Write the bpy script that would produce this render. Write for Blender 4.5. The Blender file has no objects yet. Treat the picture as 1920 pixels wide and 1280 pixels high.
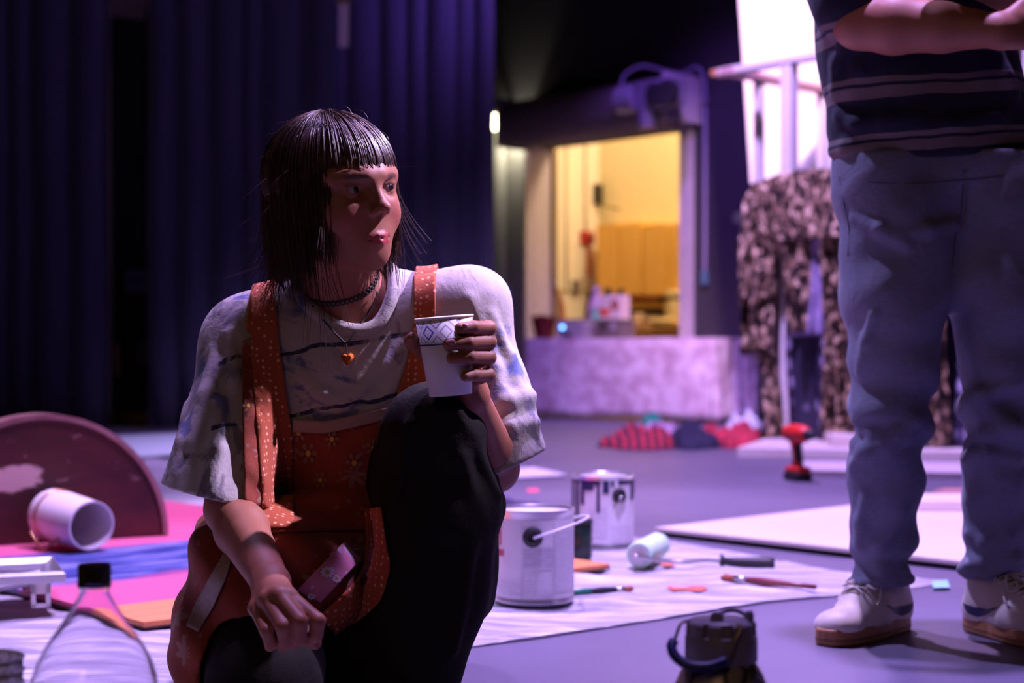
import bpy, math, random
import numpy as np
from mathutils import Vector, Matrix
from mathutils.bvhtree import BVHTree

# ------------------------------------------------------------------ camera, world, lights, exposure
FPX, HZ, CAMH = 3000.0, 653.0, 0.534        # focal length in pixels, horizon row, camera height
sc = bpy.context.scene
COL = sc.collection
cam = bpy.data.cameras.new('camera')
cam.sensor_width = 36.0
cam.lens = FPX * 36.0 / 1920.0
cam.shift_y = (HZ - 640.0) / 1920.0
cam.clip_start, cam.clip_end = 0.05, 100
cam.dof.use_dof = True
cam.dof.focus_distance = 2.27
cam.dof.aperture_fstop = 3.7
camo = bpy.data.objects.new('camera', cam)
camo.location = (0, 0, CAMH)
camo.rotation_euler = (math.pi / 2, 0, 0)
COL.objects.link(camo)
sc.camera = camo

world = bpy.data.worlds.new('dark_theatre')
sc.world = world
world.use_nodes = True
world.node_tree.nodes['Background'].inputs['Color'].default_value = (0.30, 0.24, 0.42, 1)
world.node_tree.nodes['Background'].inputs['Strength'].default_value = 0.004

def spot(name, loc, target, power, color, angle=80, blend=0.5, radius=0.12):
    l = bpy.data.lights.new(name, 'SPOT')
    l.energy = power; l.color = color; l.spot_size = math.radians(angle); l.spot_blend = blend
    l.shadow_soft_size = radius
    o = bpy.data.objects.new(name, l); COL.objects.link(o)
    o.location = loc
    o.rotation_euler = (Vector(target) - Vector(loc)).to_track_quat('-Z', 'Y').to_euler()
    return o
def point(name, loc, power, color, radius=0.1):
    l = bpy.data.lights.new(name, 'POINT')
    l.energy = power; l.color = color; l.shadow_soft_size = radius
    o = bpy.data.objects.new(name, l); COL.objects.link(o); o.location = loc
    return o
def area(name, loc, target, power, color, size):
    l = bpy.data.lights.new(name, 'AREA')
    l.energy = power; l.color = color; l.size = size
    o = bpy.data.objects.new(name, l); COL.objects.link(o); o.location = loc
    o.rotation_euler = (Vector(target) - Vector(loc)).to_track_quat('-Z', 'Y').to_euler()
    return o

spot('stage_spot_back', (0.45, 4.60, 4.9), (0.20, 4.10, 0), 1350, (0.74, 0.49, 1.0), 54, 0.5, 0.09)
spot('stage_spot_top', (0.50, 3.00, 4.7), (0.45, 3.70, 0), 1900, (0.52, 0.35, 1.0), 64, 1.0, 0.10)
spot('stage_special', (2.45, 3.02, 3.6), (-0.085, 2.42, 0.74), 2300, (0.72, 0.55, 1.0), 9.5, 0.5, 0.05)
spot('stage_rim', (-1.3, 4.5, 4.3), (0.74, 2.95, 0.62), 1000, (0.50, 0.42, 1.0), 19, 0.6, 0.08)
spot('stage_spot_deep', (0.6, 6.4, 5.0), (0.75, 8.0, 0), 2700, (0.58, 0.37, 1.0), 78, 0.8, 0.15)
spot('stage_spot_left', (-1.5, 4.6, 4.9), (-1.2, 3.9, 0), 700, (0.60, 0.46, 1.0), 48, 0.6, 0.12)
spot('scenery_spot', (1.30, 7.0, 4.4), (1.66, 9.95, 2.35), 1700, (1.0, 0.60, 0.86), 32, 0.9, 0.10)
spot('curtain_wash', (0.9, 9.7, 4.6), (-0.12, 11.0, 3.3), 420, (0.34, 0.14, 1.0), 40, 1.0, 0.10)
spot('curtain_wash_side', (0.2, 8.4, 5.4), (-2.6, 10.5, 1.4), 58, (0.30, 0.20, 1.0), 90, 1.0, 0.20)
spot('wall_wash', (0.9, 9.4, 4.6), (1.45, 12.0, 0.8), 900, (0.34, 0.13, 1.0), 52, 1.0, 0.15)
area('warm_fill', (-1.4, -4.0, 3.4), (-0.2, 2.3, 0.5), 20, (1.0, 0.58, 0.34), 1.4)  # added fill behind the camera, not a stage lamp; warms the shaded fronts

vs = sc.view_settings
vs.view_transform = 'Standard'
vs.look = 'None'
vs.gamma = 1.0
vs.use_curve_mapping = False
vs.exposure = 0.0

# ------------------------------------------------------------------ helpers
rng = random.Random(7)
def P(px, py, Y):
    return Vector(((px - 960.0) / FPX * Y, Y, CAMH - (py - HZ) / FPX * Y))
def G(px, py, z=0.0):
    Y = (CAMH - z) * FPX / (py - HZ)
    return Vector(((px - 960.0) / FPX * Y, Y, z))

def tag(o, label=None, cat=None, group=None, kind=None):
    if label: o['label'] = label
    if cat: o['category'] = cat
    if group: o['group'] = group
    if kind: o['kind'] = kind
    return o
def thing(name, label, cat, loc=(0, 0, 0), rz=0.0, group=None):
    o = bpy.data.objects.new(name, None); COL.objects.link(o)
    o.location = loc; o.rotation_euler = (0, 0, rz); o.empty_display_size = 0.05
    return tag(o, label, cat, group)

class MB:
    """collects vertices and faces of one part"""
    def __init__(s): s.v = []; s.f = []
    def add(s, vs_, fs):
        b = len(s.v)
        s.v += [tuple(q) for q in vs_]
        s.f += [tuple(i + b for i in f) for f in fs]
        return s
    def box(s, c, size, m=None):
        hx, hy, hz = size[0] / 2, size[1] / 2, size[2] / 2
        vs_ = [Vector((sx * hx, sy * hy, sz * hz)) for sz in (-1, 1) for sy in (-1, 1) for sx in (-1, 1)]
        if m is not None: vs_ = [m @ q for q in vs_]
        vs_ = [q + Vector(c) for q in vs_]
        return s.add(vs_, [(0, 2, 3, 1), (4, 5, 7, 6), (0, 1, 5, 4), (2, 6, 7, 3), (0, 4, 6, 2), (1, 3, 7, 5)])
    def lathe(s, prof, n=32, c=(0, 0, 0), m=None, cap0=True, cap1=True):
        b = len(s.v); k = len(prof)
        for (r, z) in prof:
            for i in range(n):
                a = 2 * math.pi * i / n
                q = Vector((r * math.cos(a), r * math.sin(a), z))
                if m is not None: q = m @ q
                s.v.append(tuple(q + Vector(c)))
        for j in range(k - 1):
            for i in range(n):
                i2 = (i + 1) % n
                s.f.append((b + j * n + i, b + j * n + i2, b + (j + 1) * n + i2, b + (j + 1) * n + i))
        if cap0: s.f.append(tuple(b + i for i in reversed(range(n))))
        if cap1: s.f.append(tuple(b + (k - 1) * n + i for i in range(n)))
        return s
    def tube(s, pts, r, n=8, closed=False, cap=True):
        pts = [Vector(p) for p in pts]; k = len(pts); b = len(s.v)
        rs = r if isinstance(r, (list, tuple)) else [r] * k
        up = None
        for j in range(k):
            if closed: t = pts[(j + 1) % k] - pts[j - 1]
            else: t = pts[min(j + 1, k - 1)] - pts[max(j - 1, 0)]
            if t.length < 1e-9: t = Vector((0, 0, 1))
            t.normalize()
            if up is None:
                up = Vector((0, 0, 1)) if abs(t.z) < 0.9 else Vector((1, 0, 0))
            e = t.cross(up)
            if e.length < 1e-6: e = t.orthogonal()
            e.normalize(); up = e.cross(t).normalized()
            for i in range(n):
                a = 2 * math.pi * i / n
                s.v.append(tuple(pts[j] + (e * math.cos(a) + up * math.sin(a)) * rs[j]))
        for j in range(k if closed else k - 1):
            j2 = (j + 1) % k
            for i in range(n):
                i2 = (i + 1) % n
                s.f.append((b + j * n + i, b + j * n + i2, b + j2 * n + i2, b + j2 * n + i))
        if cap and not closed:
            s.f.append(tuple(b + i for i in reversed(range(n))))
            s.f.append(tuple(b + (k - 1) * n + i for i in range(n)))
        return s
    def prism(s, poly, h0, h1, m=None, c=(0, 0, 0)):
        """polygon in xy extruded along z"""
        n = len(poly); vs_ = []
        for h in (h0, h1):
            for (x, y) in poly:
                q = Vector((x, y, h))
                if m is not None: q = m @ q
                vs_.append(q + Vector(c))
        fs = [tuple(reversed(range(n))), tuple(range(n, 2 * n))]
        fs += [(i, (i + 1) % n, n + (i + 1) % n, n + i) for i in range(n)]
        return s.add(vs_, fs)
    def ball(s, c, r, nu=14, nv=9, m=None):
        rr = r if isinstance(r, (tuple, list)) else (r, r, r)
        prof = []
        vs_ = []; fs = []
        for j in range(1, nv):
            a = math.pi * j / nv
            for i in range(nu):
                b_ = 2 * math.pi * i / nu
                q = Vector((rr[0] * math.sin(a) * math.cos(b_), rr[1] * math.sin(a) * math.sin(b_), -rr[2] * math.cos(a)))
                vs_.append((m @ q if m is not None else q) + Vector(c))
        lo, hi = Vector((0, 0, -rr[2])), Vector((0, 0, rr[2]))
        vs_ += [(m @ lo if m is not None else lo) + Vector(c), (m @ hi if m is not None else hi) + Vector(c)]
        for j in range(nv - 2):
            for i in range(nu):
                i2 = (i + 1) % nu
                fs.append((j * nu + i, j * nu + i2, (j + 1) * nu + i2, (j + 1) * nu + i))
        L = (nv - 1) * nu
        for i in range(nu):
            i2 = (i + 1) % nu
            fs.append((i2, i, L)); fs.append(((nv - 2) * nu + i, (nv - 2) * nu + i2, L + 1))
        return s.add(vs_, fs)
    def build(s, name, m, parent=None, smooth=False, bevel=0.0, world=False, solid=0.0, sub=0, loc=None):
        me = bpy.data.meshes.new(name)
        off = Vector((0, 0, 0))
        if parent is not None and world:
            off = world_loc(parent)
        if loc is not None: off = Vector(loc)
        me.from_pydata([tuple(Vector(q) - off) for q in s.v] if off.length else s.v, [], s.f)
        me.update()
        o = bpy.data.objects.new(name, me); COL.objects.link(o)
        if loc is not None: o.location = loc
        if parent is not None: o.parent = parent
        if m is not None: me.materials.append(m)
        if smooth:
            me.polygons.foreach_set('use_smooth', [True] * len(me.polygons))
            if smooth == 'auto':
                try: me.set_sharp_from_angle(angle=math.radians(38))
                except Exception: pass
        if solid:
            md = o.modifiers.new('thickness', 'SOLIDIFY'); md.thickness = solid; md.offset = 0
        if bevel:
            md = o.modifiers.new('bevel', 'BEVEL'); md.width = bevel; md.segments = 2; md.limit_method = 'ANGLE'; md.angle_limit = math.radians(40)
        if sub:
            md = o.modifiers.new('subdivision', 'SUBSURF'); md.levels = sub; md.render_levels = sub
        return o
def world_loc(o):
    q = Vector((0, 0, 0))
    while o is not None:
        q += Vector(o.location); o = o.parent
    return q

def grid_sheet(fn, nu, nv):
    m = MB()
    m.v = [tuple(fn(i / nu, j / nv)) for j in range(nv + 1) for i in range(nu + 1)]
    m.f = [(j * (nu + 1) + i, j * (nu + 1) + i + 1, (j + 1) * (nu + 1) + i + 1, (j + 1) * (nu + 1) + i) for j in range(nv) for i in range(nu)]
    return m

# ------------------------------------------------------------------ materials
class NT:
    def __init__(s, name):
        s.m = bpy.data.materials.new(name); s.m.use_nodes = True
        s.t = s.m.node_tree; s.b = s.t.nodes['Principled BSDF']
    def n(s, typ, **kw):
        q = s.t.nodes.new(typ)
        for k, v in kw.items():
            if k in q.inputs.keys() if isinstance(k, str) else False: q.inputs[k].default_value = v
            else: setattr(q, k, v)
        return q
    def l(s, a, b): s.t.links.new(a, b)
    def coord(s, scale=None, which='Object'):
        c = s.n('ShaderNodeTexCoord')
        if scale is None: return c.outputs[which]
        mp = s.n('ShaderNodeMapping'); mp.inputs['Scale'].default_value = scale
        s.l(c.outputs[which], mp.inputs['Vector']); return mp.outputs['Vector']
    def noise(s, scale, detail=4, vec=None, dist=0.0, rough=0.55):
        q = s.n('ShaderNodeTexNoise'); q.inputs['Scale'].default_value = scale; q.inputs['Detail'].default_value = detail
        q.inputs['Distortion'].default_value = dist; q.inputs['Roughness'].default_value = rough
        s.l(vec if vec is not None else s.coord(), q.inputs['Vector']); return q.outputs['Fac']
    def voro(s, scale, vec=None, out='Distance', rnd=1.0, feature='F1'):
        q = s.n('ShaderNodeTexVoronoi'); q.feature = feature; q.inputs['Scale'].default_value = scale; q.inputs['Randomness'].default_value = rnd
        s.l(vec if vec is not None else s.coord(), q.inputs['Vector']); return q.outputs[out]
    def ramp(s, fac, stops, interp='LINEAR'):
        q = s.n('ShaderNodeValToRGB'); q.color_ramp.interpolation = interp
        e = q.color_ramp.elements
        while len(e) < len(stops): e.new(0.5)
        for i, (p, c) in enumerate(stops):
            e[i].position = p; e[i].color = (c[0], c[1], c[2], 1) if hasattr(c, '__len__') else (c, c, c, 1)
        s.l(fac, q.inputs['Fac']); return q.outputs['Color']
    def mix(s, fac, a, b, mode='MIX'):
        q = s.n('ShaderNodeMix'); q.data_type = 'RGBA'; q.blend_type = mode
        for inp, v in ((q.inputs[0], fac), (q.inputs[6], a), (q.inputs[7], b)):
            if isinstance(v, (int, float)): inp.default_value = v
            elif isinstance(v, tuple): inp.default_value = (v[0], v[1], v[2], 1)
            else: s.l(v, inp)
        return q.outputs[2]
    def math(s, op, a, b=None, c=None):
        q = s.n('ShaderNodeMath'); q.operation = op
        for i, v in enumerate((a, b, c)):
            if v is None: continue
            if isinstance(v, (int, float)): q.inputs[i].default_value = v
            else: s.l(v, q.inputs[i])
        return q.outputs[0]
    def sep(s, vec):
        q = s.n('ShaderNodeSeparateXYZ'); s.l(vec, q.inputs[0]); return q.outputs
    def bump(s, h, strength=0.3, dist=0.01, normal=None):
        q = s.n('ShaderNodeBump'); q.inputs['Strength'].default_value = strength; q.inputs['Distance'].default_value = dist
        s.l(h, q.inputs['Height'])
        if normal is not None: s.l(normal, q.inputs['Normal'])
        s.l(q.outputs['Normal'], s.b.inputs['Normal']); return q.outputs['Normal']
    def base(s, c):
        if isinstance(c, tuple): s.b.inputs['Base Color'].default_value = (c[0], c[1], c[2], 1)
        else: s.l(c, s.b.inputs['Base Color'])
    def set(s, **kw):
        names = {'rough': 'Roughness', 'metal': 'Metallic', 'trans': 'Transmission Weight', 'ior': 'IOR', 'alpha': 'Alpha', 'sheen': 'Sheen Weight', 'coat': 'Coat Weight', 'spec': 'Specular IOR Level', 'sss': 'Subsurface Weight', 'emit': 'Emission Strength'}
        for k, v in kw.items(): s.b.inputs[names[k]].default_value = v
        return s

_mc = {}
def mat(name, color, rough=0.6, metal=0.0, var=0.12, scale=12.0, bump=0.0, bscale=80.0, color2=None, spec=0.5, emit=None):
    if name in _mc: return _mc[name]
    t = NT(name)
    c2 = color2 if color2 is not None else tuple(x * (1 - var) for x in color)
    f = t.noise(scale)
    t.base(t.ramp(f, [(0.3, c2), (0.7, color)]))
    t.set(rough=rough, metal=metal, spec=spec)
    if bump: t.bump(t.noise(bscale, 3), bump, 0.004)
    if emit:
        t.b.inputs['Emission Color'].default_value = (*emit[0], 1); t.b.inputs['Emission Strength'].default_value = emit[1]
    _mc[name] = t.m
    return t.m
# ------------------------------------------------------------------ the setting
# the scene dock's wall stands at about 45 degrees to the camera's view
WA = Vector((1.31, 12.30, 0)); WD = Vector((0.686, -0.728, 0)).normalized(); WN = Vector((-WD.y, WD.x, 0))
if WN.y > 0: WN = -WN                                  # wall normal, towards the stage
def onwall(px, py, off=0.0):
    """the point of the dock wall (moved off towards the stage) seen at a pixel"""
    r = Vector(((px - 960) / FPX, 1, -(py - HZ) / FPX)); o = Vector((0, 0, CAMH))
    w0 = WA + WN * off
    t = (w0 - o).dot(WN) / r.dot(WN)
    return o + r * t
def wl(s, z, off=0.0):                                   # wall coordinates: along, up, off
    q = WA + WD * s + WN * off
    return Vector((q.x, q.y, z))
def wall_s(px, off=0.0):
    return (onwall(px, HZ, off) - WA).dot(WD)
RW = Matrix(((WD.x, WN.x, 0), (WD.y, WN.y, 0), (0, 0, 1)))   # local x along the wall, y off the wall, z up

m_floor = NT('black_stage_floor')
_n = m_floor.noise(1.1, 5); _n2 = m_floor.noise(9, 6, m_floor.coord((1, 0.35, 1)))
_c = m_floor.ramp(_n, [(0.25, (0.115, 0.100, 0.158)), (0.75, (0.160, 0.142, 0.208))])
_c = m_floor.mix(m_floor.ramp(_n2, [(0.58, 0.0), (0.72, 0.35)]), _c, (0.20, 0.19, 0.20))
m_floor.base(_c); m_floor.set(rough=0.42)
m_floor.bump(m_floor.noise(160, 3), 0.15, 0.002)
m_black = mat('black_wall_paint', (0.035, 0.033, 0.040), 0.75, bump=0.2, bscale=40)
m_door_trim = mat('grey_painted_steel', (0.46, 0.42, 0.44), 0.5, bump=0.1)
m_cream = mat('warm_cream_wall', (0.84, 0.74, 0.50), 0.8, var=0.05)
m_white = mat('white_wall_paint', (0.84, 0.77, 0.76), 0.8, var=0.04)

def struct(name, mb, m, **kw):
    return tag(mb.build(name, m, **kw), kind='structure')
struct('floor', MB().box((0, 7.0, -0.05), (18, 24, 0.1)), m_floor.m)

# dock wall with the shutter opening
S0, S1 = wall_s(990), wall_s(1281)                      # jambs
Z_TOP = onwall(1280, 236).z
TH = 0.28
def wall_box(s0, s1, z0, z1, o0=0.0, o1=-TH):
    m = MB()
    c = wl((s0 + s1) / 2, (z0 + z1) / 2, (o0 + o1) / 2)
    m.box(c, (abs(s1 - s0), abs(o1 - o0), z1 - z0), RW)
    return m
w = wall_box(-6.5, S0, 0, 6.0)
w.v += []
for (a, b, z0, z1) in ((S1, 6.5, 0, 6.0), (S0, S1, Z_TOP, 6.0)):
    t = wall_box(a, b, z0, z1); w.add(t.v, t.f)
struct('wall_back', w, m_black)
struct('trim_1', wall_box(S1, S1 + 0.115, 0, onwall(1290, 140).z, 0.05, 0.0), m_door_trim, bevel=0.006)
struct('trim_2', wall_box(S0 - 0.004, S0, 0, Z_TOP, 0.012, -TH), mat('pale_painted_jamb', (0.78, 0.68, 0.95), 0.6))
struct('trim_3', wall_box(S0 + 0.0, S0 + 0.03, 0, Z_TOP, -TH, -TH - 0.05), mat('grey_jamb_edge', (0.30, 0.22, 0.16), 0.6))
# dark side wall behind the curtains
struct('wall_left', MB().box((-4.8, 12.9, 3.0), (8.0, 0.12, 6.0)), m_black)

# lit storeroom behind the opening
LO = 1.2; DEP = 1.85
def sr(s0, s1, z0, z1, o0, o1): return wall_box(s0, s1, z0, z1, o0, o1)
struct('wall_storeroom_left', sr(S0 - LO - 0.1, S0 - LO, 0, 4.2, -TH, -TH - DEP), m_white)
struct('wall_storeroom_rear', sr(S0 - LO - 0.1, S1 + 2.2, 0, 4.2, -TH - DEP, -TH - DEP - 0.1), m_cream)
struct('wall_storeroom_right', sr(S1 + 2.2, S1 + 2.3, 0, 4.2, -TH, -TH - DEP), m_cream)
struct('ceiling_storeroom', sr(S0 - LO - 0.1, S1 + 2.3, 4.2, 4.3, -TH, -TH - DEP - 0.1), m_cream)
_q = wl((S0 + S1) / 2 + 0.35, 3.6, -TH - 0.75)
point('storeroom_lamp', _q, 265, (1.0, 0.72, 0.37), 0.25)

# ------------------------------------------------------------------ curtains
def curtain_mat():
    t = NT('navy_velour')
    f = t.noise(6, 4, t.coord((1, 1, 0.15)))
    t.base(t.ramp(f, [(0.3, (0.030, 0.030, 0.062)), (0.7, (0.052, 0.050, 0.095))]))
    t.set(rough=0.95, sheen=0.25); t.bump(t.noise(120, 3), 0.2, 0.003)
    return t.m
m_curt = curtain_mat()
def curtain(x0, x1, Y0, Y1, label, seed, ztop=4.3):
    r = random.Random(seed)
    n = int(abs(x1 - x0) / 0.018); pts = []
    xs = x0; ph = 0.0; k = []
    while xs < x1 + 0.4:
        wd = r.uniform(0.11, 0.25); k.append((xs, wd, r.uniform(0.05, 0.12))); xs += wd
    def off(x):
        for (a, wd, d) in k:
            if a <= x < a + wd:
                u = (x - a) / wd
                return d * (math.sin(math.pi * u) ** 0.8), d
        return 0, 0
    root = thing('stage_curtain', label, 'curtain', ((x0 + x1) / 2, (Y0 + Y1) / 2, 0.0), group='dark stage curtains')
    def fn(u, v):
        x = x0 + (x1 - x0) * u
        d, _ = off(x)
        z = 0.012 + v * ztop
        swing = 0.012 * math.sin(3.1 * z + x * 5)
        return (x + swing * 0.5, Y0 + (Y1 - Y0) * u - d * (0.85 + 0.15 * math.cos(z * 1.3 + x)), z)
    g = grid_sheet(fn, n, 10)
    g.build('pleated_cloth', m_curt, root, smooth=True, world=True, solid=0.006)
    h = MB()
    for (u0, u1) in ((0, 1),):
        h.tube([fn(i / 60, 0.0) for i in range(61)], 0.010, 6)
    h.build('bottom_hem', m_curt, root, smooth=True, world=True)
    return root
def XW(px, Y): return (px - 960) / FPX * Y
curtain(XW(-160, 10.4), XW(207, 10.4), 10.4, 10.4, 'dark navy pleated stage curtain at the left edge of the picture', 3)
curtain(XW(277, 10.55), XW(622, 10.55), 10.55, 10.6, 'dark navy pleated stage curtain right behind the crouching woman', 5)
curtain(XW(600, 10.95), XW(925, 10.95), 10.95, 11.05, 'purple-lit pleated stage curtain beside the shutter doorway', 11)

# things in the gap between the curtains
def flat_at(name, x0, y0, x1, y1, Y, th, m, label, cat, tilt=0.0, parts=None):
    a, b = P(x0, y1, Y), P(x1, y0, Y); c = (a + b) / 2
    t = thing(name, label, cat, c)
    MB().box((0, 0, 0), (b.x - a.x, th, b.z - a.z), Matrix.Rotation(tilt, 3, 'Y')).build('sheet', m, t)
    return t, b.x - a.x, b.z - a.z
t, w_, h_ = flat_at('wall_notice', 237, 507, 283, 545, 12.80, 0.01, mat('pale_blue_paper', (0.40, 0.42, 0.62), 0.7), 'small pale blue notice on the dark wall between the curtains', 'notice')
MB().box((-w_ * 0.08, -0.008, 0), (w_ * 0.62, 0.004, h_ * 0.60)).build('printed_block', mat('dull_blue_print', (0.16, 0.18, 0.42), 0.7), t)
MB().box((w_ * 0.40, -0.008, 0), (w_ * 0.14, 0.004, h_ * 0.92)).build('green_edge', mat('dull_green_print', (0.20, 0.34, 0.16), 0.7), t)
flat_at('cream_board', 198, -60, 277, 34, 12.70, 0.02, mat('dull_cream_board', (0.55, 0.45, 0.36), 0.7), 'dull cream board at the top of the gap between curtains', 'board', 0.14)
q0, q1 = P(203, 34, 12.6), P(205, 806, 12.6)
o_ = MB().tube([(q0.x, 12.6, 5.0), (q1.x, 12.6, 0.0)], 0.022, 10).build('steel_pipe', mat('dull_pipe', (0.34, 0.28, 0.24), 0.6), None, smooth=True, loc=(q1.x, 12.6, 0))
tag(o_, 'thin vertical pipe along the left edge of the curtain gap', 'pipe')
flat_at('grey_box', 258, 640, 290, 686, 12.78, 0.07, mat('grey_box_paint', (0.22, 0.23, 0.20), 0.6), 'small grey box low in the curtain gap', 'box')
o_ = MB().tube([P(218, 642, 12.5), P(221, 706, 12.5)], 0.02, 8).build('wooden_stick', mat('dull_pink_wood', (0.40, 0.28, 0.25), 0.6), None, smooth=True, loc=P(221, 706, 12.5))
tag(o_, 'short pale stick in the dark gap between curtains', 'stick')
q = G(258, 797)
o_ = MB().box((q.x, q.y + 0.06, 0.045), (0.42, 0.10, 0.085)).build('floor_timber', mat('brown_timber', (0.22, 0.11, 0.04), 0.7), None, bevel=0.006, loc=(q.x, q.y + 0.06, 0))
tag(o_, 'brown timber on the floor in the gap between curtains', 'timber')
a, b = P(633, 88, 10.2), P(656, 0, 10.2)
t = thing('hanging_strip', 'narrow whitish strip hanging in front of the dark curtains', 'strip', ((a.x + b.x) / 2, 10.2, a.z))
MB().add([(-0.030, -0.005, 0), (0.030, -0.005, 0), (0.042, -0.005, 1.6), (-0.042, -0.005, 1.6), (-0.030, 0.005, 0), (0.030, 0.005, 0), (0.042, 0.005, 1.6), (-0.042, 0.005, 1.6)], [(0, 1, 2, 3), (7, 6, 5, 4), (0, 4, 5, 1), (1, 5, 6, 2), (2, 6, 7, 3), (3, 7, 4, 0)]).build('webbing', mat('whitish_webbing', (0.62, 0.54, 0.52), 0.8), t)
MB().box((0, 0, 0.30), (0.09, 0.02, 0.05)).build('buckle', mat('brown_metal_arm', (0.20, 0.15, 0.06), 0.5), t, bevel=0.004)
# ------------------------------------------------------------------ shutter door, lamp, cables on the dock wall
m_steel_dark = mat('dark_painted_steel', (0.22, 0.18, 0.18), 0.5, 0.0, bump=0.1)
m_steel = mat('brushed_steel', (0.62, 0.60, 0.62), 0.32, 0.9)
m_motor = mat('grey_motor_casing', (0.20, 0.18, 0.26), 0.45, 0.2)
m_rub = mat('black_rubber', (0.02, 0.02, 0.024), 0.55)
m_whitep = mat('white_painted_wood', (0.80, 0.76, 0.76), 0.55, var=0.08, scale=6)
root = thing('roller_shutter', 'dark rolled-up steel shutter over the lit doorway', 'shutter', wl((S0 + S1) / 2, 0.0, 0.0))
zc0 = onwall(1280, 190, 0.2).z
barrel = MB()
def barrel_pts(s, r, off): return wl(s, zc0, off)
R_B = 0.20
n = 40; prof = []
for i in range(n):
    a = 2 * math.pi * i / n
    prof.append((math.cos(a) * R_B, math.sin(a) * R_B))
ring0 = []; ring1 = []; SH0, SH1 = wall_s(962, 0.25), wall_s(1268, 0.25)
for (y, z) in prof:
    rr = 1.0
    ring0.append(wl(SH0, zc0 + z, 0.22 + y)); ring1.append(wl(SH1, zc0 + z, 0.22 + y))
barrel.add(ring0 + ring1, [(i, (i + 1) % n, n + (i + 1) % n, n + i) for i in range(n)] + [tuple(range(n)), tuple(reversed(range(n, 2 * n)))])
barrel.build('rolled_curtain', m_steel_dark, root, smooth='auto', world=True)
for k in range(9):                                        # ribs of the wound slats
    a = math.radians(200 + k * 17)
    q = MB(); y, z = math.cos(a) * (R_B + 0.002), math.sin(a) * (R_B + 0.002)
    q.tube([wl(SH0 + 0.01, zc0 + z, 0.22 + y), wl(SH1 - 0.01, zc0 + z, 0.22 + y)], 0.006, 6)
    q.build('slat_rib', m_steel_dark, root, world=True)
MB().add(wall_box(S0 - 0.02, S1, Z_TOP - 0.015, Z_TOP + 0.10, 0.06, 0.0).v, wall_box(0, 1, 0, 1).f).build('bottom_bar', mat('brown_shutter_bar', (0.22, 0.12, 0.06), 0.5), root, world=True, bevel=0.004)
MB().add(wall_box(SH0 - 0.03, SH0, zc0 - 0.20, zc0 + 0.21, 0.42, 0.0).v, wall_box(0, 1, 0, 1).f).build('end_bracket', m_steel_dark, root, world=True, bevel=0.01)
MB().add(wall_box(SH1, SH1 + 0.04, zc0 - 0.16, zc0 + 0.20, 0.42, 0.0).v, wall_box(0, 1, 0, 1).f).build('end_bracket', m_door_trim, root, world=True, bevel=0.01)
# motor with its drum, gearbox and chain wheel
_o = 0.42
sm0, sm1, sm2 = wall_s(1170, _o), wall_s(1207, _o), wall_s(1285, _o)
zt, zb = onwall(1230, 155, _o).z, onwall(1230, 207, _o).z
mo = MB().box(wl((sm1 + sm2) / 2, (zt + zb) / 2, _o + 0.06), (sm2 - sm1, 0.14, zt - zb), RW).build('motor_box', m_motor, root, world=True, bevel=0.015)
d = MB(); c0 = wl(sm0, (zt + zb) / 2, _o + 0.06); c1 = wl(sm1, (zt + zb) / 2, _o + 0.06)
d.tube([c0, c0 + (c1 - c0) * 0.1, c1], [0.085, 0.105, 0.105], 20); d.build('motor_drum', mat('pale_motor_drum', (0.42, 0.40, 0.50), 0.35, 0.3), root, smooth='auto', world=True)
c0 = wl(wall_s(1222, _o), zb, _o + 0.05)
MB().tube([c0 + Vector((0, 0, 0.02)), c0 - Vector((0, 0, 0.13))], [0.085, 0.065], 12).build('gear_housing', m_motor, root, smooth='auto', world=True)
c0 = wl(wall_s(1250, _o), (zt + zb) / 2, _o + 0.13)
b0 = MB().tube([c0 - WN * 0.01, c0 + WN * 0.025], 0.075, 20); b0.build('belt_wheel', m_rub, root, smooth='auto', world=True)
c0 = wl(wall_s(1276, _o), (zt + zb) / 2 - 0.01, _o + 0.13)
MB().tube([c0 - WN * 0.01, c0 + WN * 0.03], 0.095, 20).build('belt_wheel', m_rub, root, smooth='auto', world=True)
# cables
m_cable = mat('violet_grey_cable', (0.30, 0.27, 0.42), 0.5)
def smooth_pts(pts, n=8):
    pts = [Vector(p) for p in pts]; out = []
    for i in range(len(pts) - 1):
        p0 = pts[max(i - 1, 0)]; p1 = pts[i]; p2 = pts[i + 1]; p3 = pts[min(i + 2, len(pts) - 1)]
        for k in range(n):
            t = k / n
            out.append(0.5 * ((2 * p1) + (p2 - p0) * t + (2 * p0 - 5 * p1 + 4 * p2 - p3) * t * t + (3 * p1 - p0 - 3 * p2 + p3) * t ** 3))
    out.append(pts[-1]); return out
_pts = [onwall(x, y, o) for (x, y, o) in ((1166, 175, .5), (1170, 142, .45), (1205, 124, .35), (1250, 134, .2), (1278, 138, .08), (1305, 126, .05), (1319, 145, .03), (1322, 190, .02), (1322, 400, .02), (1321, 528, .02))]
cb = MB().tube(smooth_pts(_pts), 0.012, 8).build('power_cable', m_cable, None, smooth=True, loc=_pts[-1])
tag(cb, 'violet-lit cable looping over the shutter motor and down the dark wall', 'cable')
k = MB()
cb2 = MB().box(onwall(1322, 187, .03), (0.05, 0.03, 0.06), RW).build('cable_clip', m_motor, cb, world=True)
MB().box(onwall(1321, 520, .03), (0.035, 0.03, 0.10), RW).build('plug', mat('teal_plug', (0.10, 0.22, 0.30), 0.5), cb, world=True)

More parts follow.
